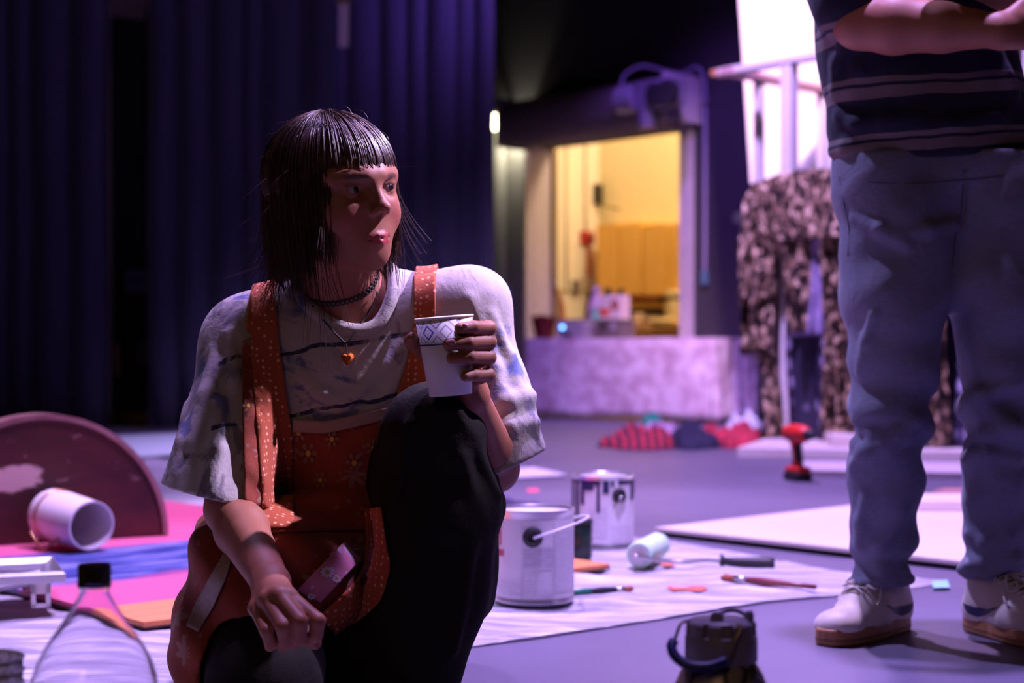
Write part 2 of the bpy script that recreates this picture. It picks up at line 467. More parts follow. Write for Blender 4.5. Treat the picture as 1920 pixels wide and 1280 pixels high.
# bare bulb lamp lighting the door post
lp = onwall(930, 228, 0.20)
lamp = thing('wall_lamp', 'small bright bulb lamp at the curtain end beside the shutter', 'lamp', lp)
MB().ball(lp, (0.062, 0.062, 0.070)).build('bulb', mat('glowing_bulb', (1, 0.95, 0.8), 0.4, emit=((1.0, 0.86, 0.55), 14)), lamp, smooth=True, world=True)
MB().tube([lp + Vector((0, 0, 0.055)), lp + Vector((0, 0, 0.15)), lp + Vector((0, 0, 0.16)) - WN * 0.2], [0.03, 0.03, 0.02], 10).build('socket_arm', m_rub, lamp, smooth=True, world=True)
lq = point('bulb_light', lp, 13, (1.0, 0.92, 0.70), 0.05)
lq.parent = lamp; lq.location = WN * 0.02 + WD * 0.10 - Vector((0, 0, 0.12))
# pale door leaf and post left of the opening, lit by the bulb
s_a, s_b, s_c = wall_s(934), wall_s(951), wall_s(989)
struct('trim_4', wall_box(s_a, s_b, 0, onwall(942, 235).z, 0.05, 0.0), mat('pale_door_post', (0.52, 0.51, 0.46), 0.6), bevel=0.01)
struct('trim_5', wall_box(s_b + 0.03, s_c, 0, onwall(970, 262).z, 0.035, 0.0), mat('grey_door_post', (0.26, 0.25, 0.23), 0.6), bevel=0.01)

# small things mounted by the door post
q = onwall(945, 552, 0.08)
t = thing('wall_box', 'small violet-lit box mounted on the dark door post', 'box', q)
MB().box(q, (0.13, 0.06, 0.15), RW).build('housing', mat('violet_grey_plastic', (0.35, 0.30, 0.55), 0.4), t, world=True, bevel=0.012)
MB().tube([q + WN * 0.05 + Vector((0, 0, 0.07)) - WD * 0.05, q + WN * 0.05 - Vector((0, 0, 0.07)) - WD * 0.05], [0.02, 0.02], 8).build('front_grip', m_rub, t, smooth=True, world=True)
q = onwall(943, 605, 0.10)
t = thing('red_canister', 'dim red canister low beside the doorway', 'canister', (q.x, q.y, 0.0))
m_red = mat('red_enamel', (0.42, 0.02, 0.02), 0.35)
MB().lathe([(0.055, 0.35), (0.07, 0.37), (0.07, 0.72), (0.05, 0.78), (0.02, 0.80)], 18).build('cylinder', m_red, t, smooth='auto')
MB().box((0, 0, 0.82), (0.04, 0.10, 0.05)).build('valve', m_rub, t, bevel=0.005)
MB().box((0, 0.06, 0.55), (0.05, 0.08, 0.30)).build('bracket', m_steel_dark, t)

# ------------------------------------------------------------------ inside the storeroom
def rear(px, py, off=0.0):                               # point on the rear wall seen at a pixel
    return onwall(px, py, -TH - DEP + off)
def rear_box(x0, y0, x1, y1, o0, o1):
    a, b = rear(x0, y1, o1), rear(x1, y0, o1)
    s0, s1 = (a - WA).dot(WD), (b - WA).dot(WD)
    return MB().box(wl((s0 + s1) / 2, (a.z + b.z) / 2, -TH - DEP + (o0 + o1) / 2), (abs(s1 - s0), abs(o1 - o0), abs(b.z - a.z)), RW)
def wood_mat(name, c1, c2, scale=(1, 1, 0.12), s=9, rough=0.5, bump=0.1):
    t = NT(name)
    f = t.noise(s, 6, t.coord(scale), 0.6)
    t.base(t.ramp(f, [(0.3, c1), (0.7, c2)])); t.set(rough=rough)
    t.bump(f, bump, 0.004); return t.m
m_cab = wood_mat('honey_oak_veneer', (0.76, 0.40, 0.08), (0.88, 0.50, 0.12))
for (x0, x1, lab) in ((1119, 1203, 'honey oak wall cabinet beside the white corner with the fire alarm'), (1204, 1300, 'honey oak wall cabinet half cut off by the right door jamb')):
    b0 = rear_box(x0, 416, x1, 556, 0.0, 0.30)
    c = Vector(b0.v[0])
    t = thing('wall_cabinet', lab, 'cabinet', c, group='storeroom cabinets')
    b0.build('body', m_cab, t, world=True)
    dx = (x1 - x0) / 2
    for i in range(2):
        dr = rear_box(x0 + i * dx + 1.2, 418, x0 + (i + 1) * dx - 1.2, 553, 0.302, 0.325).build('door', m_cab, t, world=True, bevel=0.004)
# dark work shelf under the cabinets with a yellow shelf
b0 = rear_box(1165, 607, 1300, 622, 0.0, 0.62)
t = thing('storeroom_counter', 'wooden counter below the yellow shelf in the storeroom', 'counter', (b0.v[0][0], b0.v[0][1], 0))
b0.build('worktop', wood_mat('worktop_wood', (0.35, 0.17, 0.05), (0.5, 0.26, 0.09)), t, world=True, bevel=0.01)
b1 = rear_box(1165, 622, 1300, 900, 0.0, 0.55)
zmin = min(v[2] for v in b1.v)
b1.v = [(v[0], v[1], 0.0 if v[2] < zmin + 1e-4 else v[2]) for v in b1.v]
b1.build('base_unit', m_cab, t, world=True)
b2 = rear_box(1172, 578, 1250, 606, 0.0, 0.02).build('dark_backsplash', mat('dark_back_panel', (0.05, 0.03, 0.02), 0.7), t, world=True)
b0 = rear_box(1170, 566, 1258, 578, 0.0, 0.16)
t = thing('yellow_shelf', 'bright yellow shelf under the oak cabinets', 'shelf', b0.v[0])
b0.build('board', mat('yellow_shelf_paint', (0.85, 0.50, 0.04), 0.5), t, world=True, bevel=0.006)
rear_box(1170, 551, 1232, 565, 0.0, 0.10).build('orange_back_panel', mat('orange_panel', (0.72, 0.19, 0.03), 0.6), t, world=True)
rear_box(1233, 556, 1285, 566, 0.0, 0.10).build('dark_back_panel', mat('dark_back_panel', (0.05, 0.03, 0.02), 0.7), t, world=True)
m_crock = mat('cream_crockery', (0.75, 0.60, 0.38), 0.4)
for (px, r, h, nm, lab, cat, mm) in ((1196, 0.055, 0.10, 'mug', 'small cream mug on the storeroom counter', 'mug', m_crock),
                                     (1228, 0.10, 0.07, 'bowl', 'low cream bowl on the storeroom counter', 'bowl', m_crock)):
    q = rear(px, 607, 0.42)
    tt = thing(nm, lab, cat, q)
    MB().lathe([(r * 0.6, 0.0), (r * 0.95, h * 0.5), (r, h), (r * 0.9, h), (r * 0.82, h * 0.5), (r * 0.4, 0.02)], 22).build('vessel', mm, tt, smooth='auto')
    if nm == 'mug':
        MB().tube([(r + 0.03 * math.sin(a) - 0.004, 0, h * 0.5 + 0.03 * math.cos(a)) for a in [math.pi * i / 8 for i in range(9)]], 0.006, 6).build('handle', mm, tt, smooth=True)
    else:
        MB().lathe([(r * 0.5, -0.0), (r * 0.5, 0.008)], 18).build('foot_ring', mm, tt)
q = rear(1264, 607, 0.42)
tt = thing('kitchen_appliance', 'cream rounded appliance beside the right door jamb on the counter', 'appliance', q)
MB().lathe([(0.07, 0), (0.075, 0.05), (0.085, 0.12), (0.08, 0.2), (0.05, 0.22)], 20).build('jug', m_crock, tt, smooth='auto')
MB().box((0.0, 0.09, 0.15), (0.15, 0.06, 0.30)).build('back_tower', mat('brown_plastic', (0.20, 0.10, 0.05), 0.5), tt, bevel=0.01)
MB().box((0.0, 0.02, 0.275), (0.15, 0.2, 0.06)).build('brew_head', m_crock, tt, bevel=0.01)
tt = thing('folded_cloth', 'crumpled cream cloth on the counter right of the bowl', 'cloth', rear(1240, 607, 0.56) + Vector((0, 0, 0.004)))
MB().ball((0, 0, 0.02), (0.16, 0.07, 0.022), m=RW).build('cloth_body', m_crock, tt, smooth=True)
MB().ball((0.06, -0.04, 0.035), (0.09, 0.05, 0.016), m=RW).build('cloth_fold', m_crock, tt, smooth=True)

# left storeroom wall: alarm, sign, conduits, shelf bracket
SLs = S0 - LO
def left_pt(px, py, off=0.0):
    s = SLs + off
    o = Vector((0, 0, CAMH)); r = Vector(((px - 960) / FPX, 1, -(py - HZ) / FPX))
    w0 = WA + WD * s
    tt_ = (w0 - o).dot(WD) / r.dot(WD); return o + r * tt_
RL = Matrix(((WN.x, WD.x, 0), (WN.y, WD.y, 0), (0, 0, 1)))
q = left_pt(1101, 446, 0.03)
tt = thing('fire_alarm', 'red fire alarm on the pale storeroom wall', 'alarm', q)
MB().box((0, 0, 0), (0.16, 0.06, 0.13), RL).build('housing', mat('alarm_red', (0.5, 0.03, 0.02), 0.4), tt, bevel=0.01)
MB().ball(WD * 0.03, (0.045, 0.045, 0.045)).build('sounder_dome', mat('alarm_dark', (0.2, 0.02, 0.02), 0.4), tt, smooth=True)
q = left_pt(1105, 492, 0.008)
tt = thing('safety_notice', 'pale notice with red vertical lettering below the fire alarm', 'notice', q)
MB().box((0, 0, 0), (0.26, 0.008, 0.30), RL).build('sheet', m_white, tt)
m_rtxt = mat('faded_red_print', (0.80, 0.22, 0.14), 0.7)
for i in range(6):
    MB().box(WD * 0.006 + Vector((0, 0, 0.115 - i * 0.046)), (0.12 - 0.02 * (i % 2), 0.004, 0.026), RL).build('printed_line', m_rtxt, tt)
for (px, y0, y1, lab) in ((1098, 245, 436, 'thin conduit running up from the fire alarm'), (1062, 265, 545, 'thin conduit near the left door jamb')):
    a, b = left_pt(px, y0, 0.02), left_pt(px, y1, 0.02)
    o_ = MB().tube([a, b], 0.010, 8).build('conduit', mat('grey_conduit', (0.42, 0.36, 0.28), 0.5), None, smooth=True, loc=b)
    tag(o_, lab, 'conduit', 'storeroom conduits')
q = rear(1121, 364, 0.05)
tt = thing('wall_bracket', 'black wall bracket with a slim arm on the yellow wall', 'bracket', q)
MB().box((0, 0, 0), (0.05, 0.09, 0.20), RW).build('bracket_body', m_rub, tt, bevel=0.008)
a0 = Vector((0, 0, -0.09)); a1 = rear(1160, 392, 0.12) - q; a2 = rear(1132, 386, 0.05) - q
MB().tube([a0, a2, a1], 0.010, 8).build('arm', mat('brown_metal_arm', (0.20, 0.15, 0.06), 0.5), tt, smooth=True)
q = left_pt(1081, 537, 0.03)
tt = thing('wall_outlet', 'dark outlet box on the pale storeroom wall', 'outlet', q)
MB().box((0, 0, 0), (0.09, 0.05, 0.12), RL).build('box', m_steel_dark, tt, bevel=0.006)
MB().tube([left_pt(1050, 545, 0.02) - q, left_pt(1112, 545, 0.02) - q], 0.008, 6).build('surface_raceway', mat('grey_conduit', (0.42, 0.36, 0.28), 0.5), tt)

# ------------------------------------------------------------------ cloth-covered table and what stands on it
TA = Vector((1.41, 11.28, 0)); TD = Vector((0.10 - 1.41, 12.30 - 11.28, 0)); TL = TD.length; TD.normalize()
TN = Vector((TD.y, -TD.x, 0)); TN = TN if TN.y > 0 else -TN          # depth direction, away from the camera
TZ, TW = 0.605, 0.76
t = thing('covered_table', 'long table draped in a lilac mottled cloth in front of the doorway', 'table', TA + TD * TL / 2 + TN * TW / 2)
t0 = t
mt = NT('mottled_pink_cloth')
_f = mt.noise(9, 5); _g = mt.noise(3.2, 4)
_c = mt.ramp(_f, [(0.35, (0.52, 0.36, 0.44)), (0.62, (0.84, 0.74, 0.80))])
mt.base(mt.mix(mt.ramp(_g, [(0.35, 0.0), (0.7, 0.30)]), _c, (0.50, 0.26, 0.32))); mt.set(rough=0.9)
mt.bump(mt.noise(30, 4), 0.3, 0.01)
def drape(a, b, nrm, h0, h1, folds, amp, seed):
    r = random.Random(seed); ph = [r.uniform(0, 6.28) for _ in range(4)]
    def fn(u, v):
        q = a + (b - a) * u
        k = (1 - v)
        off = amp * k * (math.sin(u * folds + ph[0]) + 0.6 * math.sin(u * folds * 2.3 + ph[1])) + 0.015 * k
        q = q + nrm * off
        return (q.x, q.y, h0 + 0.006 * math.sin(u * 9 + ph[2]) * k + (h1 - h0) * v)
    return grid_sheet(fn, 60, 10)
A, B = TA, TA + TD * TL
drape(A, B, -TN, 0.03, TZ, 9, 0.010, 1).build('front_drop', mt.m, t, smooth=True, world=True, solid=0.005)
drape(A, A + TN * TW, -TD, 0.015, TZ, 14, 0.035, 2).build('side_drop', mt.m, t, smooth=True, world=True, solid=0.005)
drape(B, B + TN * TW, TD, 0.02, TZ, 14, 0.03, 3).build('side_drop', mt.m, t, smooth=True, world=True, solid=0.005)
RT = Matrix(((TD.x, TN.x, 0), (TD.y, TN.y, 0), (0, 0, 1)))
MB().box(TA + TD * TL / 2 + TN * TW / 2 + Vector((0, 0, TZ - 0.01)), (TL + 0.01, TW + 0.01, 0.03), RT).build('cloth_top', mt.m, t, world=True, bevel=0.008)
for (u, v) in ((0.08, 0.1), (0.92, 0.1), (0.08, 0.9), (0.92, 0.9)):
    q = TA + TD * TL * u + TN * TW * v
    MB().tube([q, q + Vector((0, 0, TZ - 0.02))], 0.02, 8).build('leg', m_steel_dark, t, world=True)
def ontab(px, depth=0.3):                               # point on the table top seen in column px, depth behind the front edge
    o = Vector((0, 0, 0)); r = Vector(((px - 960) / FPX, 1, 0)); w0 = TA + TN * depth
    tt_ = (w0).dot(TN) / r.dot(TN); q = r * tt_
    return Vector((q.x, q.y, TZ + 0.005))
def pxm(q): return FPX / q.y
# dark red scalloped bucket
q = ontab(1020, 0.22)
tt = thing('red_bucket', 'dark red scalloped bucket at the left end of the covered table', 'bucket', q)
m_dred = mat('dark_red_plastic', (0.16, 0.012, 0.010), 0.5)
g = MB(); n = 40; L = []
for j, (r, z) in enumerate(((0.066, 0.0), (0.085, 0.08), (0.100, 0.17), (0.094, 0.17), (0.078, 0.08), (0.05, 0.012))):
    for i in range(n):
        a = 2 * math.pi * i / n
        zz = z + (0.014 * math.sin(3 * a + 0.5) if j in (2, 3) else 0)
        L.append((r * math.cos(a), r * math.sin(a), zz))
F = [(j * n + i, j * n + (i + 1) % n, (j + 1) * n + (i + 1) % n, (j + 1) * n + i) for j in range(5) for i in range(n)] + [tuple(range(n - 1, -1, -1)), tuple(range(5 * n, 6 * n))]
g.add(L, F); g.build('pail', m_dred, tt, smooth='auto')
MB().tube([(0.10 * math.cos(a), 0.10 * math.sin(a), 0.165 + 0.014 * math.sin(3 * a + 0.5)) for a in [2 * math.pi * i / 40 for i in range(40)]], 0.006, 6, closed=True).build('rim', m_dred, tt, smooth=True)
# silver box with blue light
q = ontab(1083, 0.22)
tt = thing('silver_box', 'silver box with a glowing blue light on the covered table', 'box', q)
m_sil = mat('silver_plastic', (0.50, 0.47, 0.52), 0.35, 0.3)
MB().box((0, 0, 0.065), (0.27, 0.2, 0.13), RT).build('case', m_sil, tt, bevel=0.012)
MB().box((0, 0, 0.138), (0.25, 0.17, 0.016), RT).build('top_panel', m_steel_dark, tt, bevel=0.004)
f0 = -TN * 0.104
MB().ball(f0 + TD * 0.07 + Vector((0, 0, 0.085)), 0.014, 10, 6).build('blue_light', mat('blue_led', (0.1, 0.3, 1), 0.4, emit=((0.12, 0.35, 1.0), 9)), tt, smooth=True)
MB().tube([f0 + TD * 0.01 + Vector((0, 0, 0.03)), f0 + TD * 0.01 + Vector((0, 0, 0.03)) - TN * 0.012], 0.022, 12).build('knob', m_rub, tt)
MB().tube([f0 + TD * 0.07 + Vector((0, 0, 0.07)), f0 + TD * 0.055 + Vector((0, 0, 0.02)) - TN * 0.01], 0.008, 6).build('cord', m_rub, tt)
# grey speaker box
q = ontab(1152, 0.25)
tt = thing('grey_box', 'dark grey box standing right of the silver box with blue light', 'box', q)
m_gry = mat('grey_brown_plastic', (0.16, 0.13, 0.11), 0.5)
MB().box((0, 0, 0.06), (0.25, 0.2, 0.12), RT).build('body', m_gry, tt, bevel=0.015)
MB().box((0, 0, 0.133), (0.26, 0.21, 0.024), RT).build('lid', m_gry, tt, bevel=0.01)
for s in (-0.06, 0.03):
    MB().box(-TN * 0.105 + TD * s + Vector((0, 0, 0.09)), (0.03, 0.02, 0.06), RT).build('latch', m_sil if s < 0 else m_rub, tt, bevel=0.004)
# boxes and bottles behind
def bottle(name, lab, px, depth, z0, h, r, m, mcap):
    q = ontab(px, depth); q.z = z0
    tt = thing(name, lab, 'bottle', q)
    MB().lathe([(r * 0.9, 0), (r, 0.01), (r, h * 0.6), (r * 0.7, h * 0.75), (r * 0.38, h * 0.84), (r * 0.36, h * 0.9)], 16).build('body', m, tt, smooth='auto')
    MB().lathe([(r * 0.45, h * 0.88), (r * 0.45, h)], 14).build('cap', mcap, tt, smooth='auto')
ZT = TZ + 0.005
m_lilp = mat('lilac_plastic', (0.48, 0.36, 0.46), 0.4); m_grnp = mat('mint_plastic', (0.14, 0.55, 0.30), 0.4)
m_drk = mat('dark_glass', (0.03, 0.03, 0.02), 0.3)
bottle('squeeze_bottle', 'lilac squeeze bottle standing behind the silver box with blue light', 1118, 0.52, ZT, 0.41, 0.07, m_lilp, m_lilp)
bottle('squeeze_bottle', 'short mint green bottle in front of the lilac bottle', 1116, 0.42, ZT, 0.235, 0.042, m_grnp, m_grnp)
bottle('squeeze_bottle', 'dark squat bottle behind the white carton', 1140, 0.66, ZT, 0.40, 0.06, m_drk, m_drk)
bottle('squeeze_bottle', 'dark squat bottle right behind the white carton, next to the doorway', 1164, 0.68, ZT, 0.39, 0.055, m_drk, m_drk)
bottle('squeeze_bottle', 'brown bottle left of the lilac bottle', 1108, 0.62, ZT, 0.36, 0.05, mat('brown_glass', (0.20, 0.04, 0.03), 0.4), m_drk)
q = ontab(1153, 0.52)
tt = thing('carton', 'white carton with a red label and round print', 'box', q)
MB().box((0, 0, 0.165), (0.20, 0.12, 0.33), RT).build('body', mat('white_card', (0.74, 0.62, 0.60), 0.7), tt, bevel=0.004)
MB().box(-TN * 0.062 + TD * 0.055 + Vector((0, 0, 0.205)), (0.085, 0.003, 0.055), RT).build('red_label', mat('red_print', (0.75, 0.08, 0.03), 0.6), tt)
q0 = -TN * 0.062 - TD * 0.04 + Vector((0, 0, 0.26))
MB().tube([q0, q0 - TN * 0.003], 0.042, 20).build('round_print', mat('brown_red_print', (0.42, 0.15, 0.12), 0.6), tt)
MB().box((0, 0, 0.333), (0.19, 0.11, 0.008), RT).build('top_flap', mat('white_card', (0.74, 0.62, 0.60), 0.7), tt)
q = ontab(1052, 0.5)
tt = thing('yellow_fabric_roll', 'narrow mustard yellow fabric roll standing behind the red bucket', 'fabric', q)
MB().tube(smooth_pts([(0, 0, 0), (0.01, 0.02, 0.15), (-0.005, 0.03, 0.30), (-0.035, 0.035, 0.40)], 6), [0.02] + [0.038] * 6 + [0.03] * 6 + [0.02] * 6, 10).build('rolled_cloth', mat('mustard_cloth', (0.62, 0.33, 0.03), 0.7), tt, smooth=True)
MB().tube([(-0.03, 0.035, 0.38), (-0.055, 0.035, 0.46)], 0.008, 8).build('core_rod', m_steel, tt)

# ------------------------------------------------------------------ platform scenery at the right
PC = Vector((1.245, 9.0, 0)); PF = Vector((0.445, -0.54, 0)).normalized(); PB = Vector((0.67, 0.65, 0)).normalized()
Zr = P(1375, 133, 9.0).z
t = thing('balcony_platform', 'white-railed scenery balcony draped with gold and black cloth', 'scenery', PC)
LF, LB = 2.2, 1.9
RP = Matrix(((PF.x, PB.x, 0), (PF.y, PB.y, 0), (0, 0, 1)))
def pp(a, b, z): q = PC + PF * a + PB * b; return Vector((q.x, q.y, z))
m_rawwood = wood_mat('raw_pine', (0.46, 0.28, 0.20), (0.60, 0.40, 0.30))
ZD = 1.30
MB().box(pp(LF / 2, LB / 2, ZD - 0.03), (LF, LB, 0.06), RP).build('deck', mat('dark_deck_paint', (0.05, 0.045, 0.06), 0.7), t, world=True)
MB().box(pp(LF / 2 - 0.02, 0, Zr), (LF + 0.14, 0.09, 0.04), RP).build('top_rail', m_whitep, t, world=True, bevel=0.005)
MB().box(pp(0, LB / 2 - 0.03, Zr - 0.01), (0.09, LB + 0.10, 0.04), RP).build('top_rail', mat('rose_painted_wood', (0.62, 0.36, 0.38), 0.6), t, world=True, bevel=0.005)
MB().box(pp(-0.115, 0, Zr), (0.05, 0.088, 0.038), RP).build('rail_end', mat('orange_raw_end', (0.60, 0.26, 0.12), 0.7), t, world=True, bevel=0.004)
def post(a, b, w, z0, z1, m=m_whitep, nm='railing_post'): MB().box(pp(a, b, (z0 + z1) / 2), (w, w, z1 - z0), RP).build(nm, m, t, world=True, bevel=0.004)
def colx(base, d, px):                                   # distance along d where the column px is met
    k = (px - 960) / FPX
    return (k * base.y - base.x) / (d.x - k * d.y)
post(colx(PC, PF, 1480), 0, 0.075, 0.0, Zr - 0.02)
post(0, colx(PC, PB, 1423), 0.05, 0.45, Zr - 0.03)
post(0, colx(PC, PB, 1541), 0.05, 0.9, Zr - 0.03)
post(colx(PC, PF, 1566), 0, 0.07, 0.9, Zr - 0.02)
post(1.2, 0, 0.07, 0.9, Zr - 0.02); post(1.9, 0, 0.07, 0.9, Zr - 0.02)
post(colx(PC, PF, 1444), 0.05, 0.085, 0, ZD - 0.06, wood_mat('brown_stained_leg', (0.22, 0.11, 0.08), (0.33, 0.18, 0.13)), 'platform_leg')
for (a, b) in ((0.06, LB - 0.06), (LF - 0.06, 0.06), (LF - 0.06, LB - 0.06)): post(a, b, 0.085, 0, ZD - 0.06, m_rawwood, 'platform_leg')

# white muslin sheet hanging behind the balcony
def muslin():
    x0 = XW(1385, 10.0)
    def fn(u, v):
        z = 0.05 + v * 4.2
        left = XW(1385 + (P(0, 0, 10.0).z - z) * 0.020 * 300 / 1.0 * 3.2, 10.0)
        x = left + (3.35 - left) * u
        return (x, 9.98 + 0.012 * math.sin(u * 17) + 0.02 * math.sin(u * 5 + 1) - 0.10 * u, z)
    return grid_sheet(fn, 50, 20)
ms = mat('white_muslin', (0.86, 0.82, 0.82), 0.9, var=0.02)
t_m = thing('muslin_sheet', 'tall white muslin backdrop glowing pink behind the balcony', 'backdrop', (2.4, 9.95, 0))
muslin().build('cloth', ms, t_m, smooth=True, world=True, solid=0.004)
MB().tube([(1.38, 9.98, 4.24), (3.4, 9.88, 4.24)], 0.03, 10).build('batten', m_whitep, t_m, world=True)
for xx in (1.5, 2.4, 3.3):
    MB().tube([(xx, 9.93, 4.24), (xx, 9.93, 5.6)], 0.006, 6).build('hanging_line', m_rub, t_m, world=True)

# gold and black drape over the platform edge
mg = NT('gold_black_foliage_cloth')
_v = mg.noise(26, 4, mg.coord((1, 1, 0.7)), 0.6, 0.6)
_c = mg.ramp(_v, [(0.42, (0.012, 0.007, 0.008)), (0.50, (0.08, 0.045, 0.03)), (0.57, (0.42, 0.27, 0.16)), (0.64, (0.90, 0.70, 0.48))])
mg.base(_c); mg.set(rough=0.45, metal=0.15); mg.bump(_v, 0.5, 0.03)
mn = NT('navy_net_cloth')
_vv = mn.voro(1, mn.coord((13, 13, 9)), 'Distance', 0.25)
_zz = mn.sep(mn.coord())[2]
_mk = mn.ramp(_vv, [(0.18, 1.0), (0.42, 0.0)])
_lo = mn.ramp(_zz, [(0.55, 1.0), (0.85, 0.25)])
mn.base(mn.mix(mn.math('MULTIPLY', _mk, _lo), (0.022, 0.018, 0.05), (0.42, 0.38, 0.58))); mn.set(rough=0.6)
def cloth_strip(name, m, a0, a1, z_top, z_bot, off, amp, folds, seed, top_fn=None, ny=26, flare=0.0, right=0.0):
    r = random.Random(seed); ph = [r.uniform(0, 6.28) for _ in range(6)]
    def fn(u, v):
        a = a0 + (a1 - a0) * u + right * (1 - v)
        zt_ = z_top + (top_fn(u) if top_fn else 0)
        z = z_bot + (zt_ - z_bot) * v
        k = 0.35 + 0.65 * (1 - v)
        o = off + amp * k * (math.sin(folds * u + ph[0] + 0.6 * math.sin(3 * z + ph[3])) + 0.5 * math.sin(folds * 2.1 * u + ph[1] + z * 2))
        o += 0.02 * math.sin(z * 7 + ph[4] + u * 4) + flare * (1 - v)
        q = pp(a, -o, z); return (q.x, q.y, z)
    grid_sheet(fn, 44, ny).build(name, m, t, smooth=True, world=True, solid=0.006)
ax = lambda px: colx(PC - PB * 0.15, PF, px)
cloth_strip('net_drape', mn.m, ax(1462), 2.0, ZD - 0.05, 0.03, 0.07, 0.03, 34, 3)
cloth_strip('gold_drape', mg.m, ax(1392), ax(1440), ZD + 0.04, 0.50, 0.14, 0.05, 11, 4, lambda u: 0.10 * math.sin(u * 3.0), right=0.02)
cloth_strip('gold_drape', mg.m, ax(1412), ax(1462), ZD + 0.10, 0.80, 0.17, 0.045, 12, 14, lambda u: 0.03 * math.sin(u * 5), right=-0.03)
cloth_strip('gold_drape', mg.m, ax(1420), 2.0, ZD + 0.12, ZD - 0.20, 0.19, 0.035, 30, 5, lambda u: 0.05 * math.sin(u * 7))
cloth_strip('gold_drape', mg.m, ax(1470), ax(1518), ZD, 0.62, 0.16, 0.04, 14, 6, right=0.02)
cloth_strip('sheer_drape', mat('sheer_lilac_cloth', (0.40, 0.33, 0.55), 0.8, color2=(0.16, 0.12, 0.26), scale=9), ax(1478), ax(1535), ZD - 0.12, 0.60, 0.12, 0.035, 18, 21)
cloth_strip('gold_drape', mg.m, ax(1548), ax(1600), ZD, 0.06, 0.16, 0.045, 14, 8, right=0.03)
cloth_strip('gold_drape', mg.m, ax(1720), ax(1775), ZD, 0.06, 0.16, 0.045, 14, 9)
cloth_strip('gold_drape', mg.m, ax(1388), ax(1412), ZD - 0.1, 0.06, 0.10, 0.035, 8, 10, right=0.16)
# ------------------------------------------------------------------ plastic drop sheet
def in_poly(x, y, poly):
    c = False; j = len(poly) - 1
    for i in range(len(poly)):
        (xi, yi), (xj, yj) = poly[i], poly[j]
        if (yi > y) != (yj > y) and x < (xj - xi) * (y - yi) / (yj - yi) + xi: c = not c
        j = i
    return c
def vnoise(x, y, seed=0):
    def h(i, j):
        q = math.sin(i * 127.1 + j * 311.7 + seed * 17.3) * 43758.5453
        return q - math.floor(q)
    i, j = math.floor(x), math.floor(y); fx, fy = x - i, y - j
    fx, fy = fx * fx * (3 - 2 * fx), fy * fy * (3 - 2 * fy)
    return (h(i, j) * (1 - fx) + h(i + 1, j) * fx) * (1 - fy) + (h(i, j + 1) * (1 - fx) + h(i + 1, j + 1) * fx) * fy
sheet_poly = [G(-240, 845), G(150, 838), G(420, 880), G(600, 950), G(900, 985), G(1080, 1005), G(1235, 1014), G(1400, 1042), G(1560, 1073), G(1785, 1094), G(1650, 1112), G(1440, 1131), G(1230, 1165), G(1000, 1200), G(830, 1222)]
sheet_poly = [(q.x, q.y) for q in sheet_poly] + [(-0.17, 2.50), (-0.22, 2.0), (-0.10, 1.45), (-0.3, 0.9), (-1.6, 0.9), (-3.2, 2.0)]
xs = [p[0] for p in sheet_poly]; ys = [p[1] for p in sheet_poly]
st = 0.026
nx = int((max(xs) - min(xs)) / st) + 1; ny = int((max(ys) - min(ys)) / st) + 1
mb = MB(); idx = {}
def sheet_z(x, y):
    a = vnoise(x * 3 + 1.5 * y, y * 16, 3) ** 2 * 0.010
    b = vnoise(x * 14 - y * 6, y * 9 + x * 5, 5) ** 3 * 0.010
    c = vnoise(x * 40, y * 34, 8) * 0.0022
    return 0.0015 + a + b + c
flat_zones = []          # filled below: boards and cans press the sheet flat
def sheet_v(i, j):
    if (i, j) not in idx:
        x, y = min(xs) + i * st, min(ys) + j * st
        idx[(i, j)] = len(mb.v); mb.v.append((x, y, sheet_z(x, y)))
    return idx[(i, j)]
for i in range(nx):
    for j in range(ny):
        cx, cy = min(xs) + (i + .5) * st, min(ys) + (j + .5) * st
        if in_poly(cx, cy, sheet_poly):
            mb.f.append((sheet_v(i, j), sheet_v(i + 1, j), sheet_v(i + 1, j + 1), sheet_v(i, j + 1)))
cnt = {}
for f in mb.f:
    for k in range(4):
        e_ = tuple(sorted((f[k], f[(k + 1) % 4]))); cnt[e_] = cnt.get(e_, 0) + 1
bset = {i for e_, c_ in cnt.items() if c_ == 1 for i in e_}
for i in bset:
    x, y, z = mb.v[i]; best = None
    for k in range(len(sheet_poly)):
        (x0, y0), (x1, y1) = sheet_poly[k - 1], sheet_poly[k]
        l2 = (x1 - x0) ** 2 + (y1 - y0) ** 2
        t_ = max(0, min(1, ((x - x0) * (x1 - x0) + (y - y0) * (y1 - y0)) / l2))
        qx, qy = x0 + (x1 - x0) * t_, y0 + (y1 - y0) * t_
        d_ = (qx - x) ** 2 + (qy - y) ** 2
        if best is None or d_ < best[0]: best = (d_, qx, qy)
    wob = 0.006 * (vnoise(best[1] * 9, best[2] * 9, 4) - 0.5)
    mb.v[i] = (best[1] + wob, best[2] + wob, min(z, 0.006))
tp = NT('milky_plastic_film')
_w = tp.noise(5, 6, tp.coord((0.7, 4.5, 1)), 0.8)
tp.base(tp.ramp(_w, [(0.35, (0.36, 0.34, 0.40)), (0.52, (0.56, 0.53, 0.59)), (0.66, (0.82, 0.80, 0.84))]))
tp.set(rough=0.30, spec=0.6); tp.bump(tp.noise(26, 5, tp.coord((0.8, 2.6, 1)), 0.6), 0.55, 0.02)
_tr = tp.n('ShaderNodeBsdfTransparent'); _mx = tp.n('ShaderNodeMixShader'); _out = tp.t.nodes['Material Output']
_mx.inputs[0].default_value = 0.80
tp.l(_tr.outputs[0], _mx.inputs[1]); tp.l(tp.b.outputs[0], _mx.inputs[2]); tp.l(_mx.outputs[0], _out.inputs['Surface'])
sheet = mb.build('drop_sheet', tp.m, None, smooth=True)
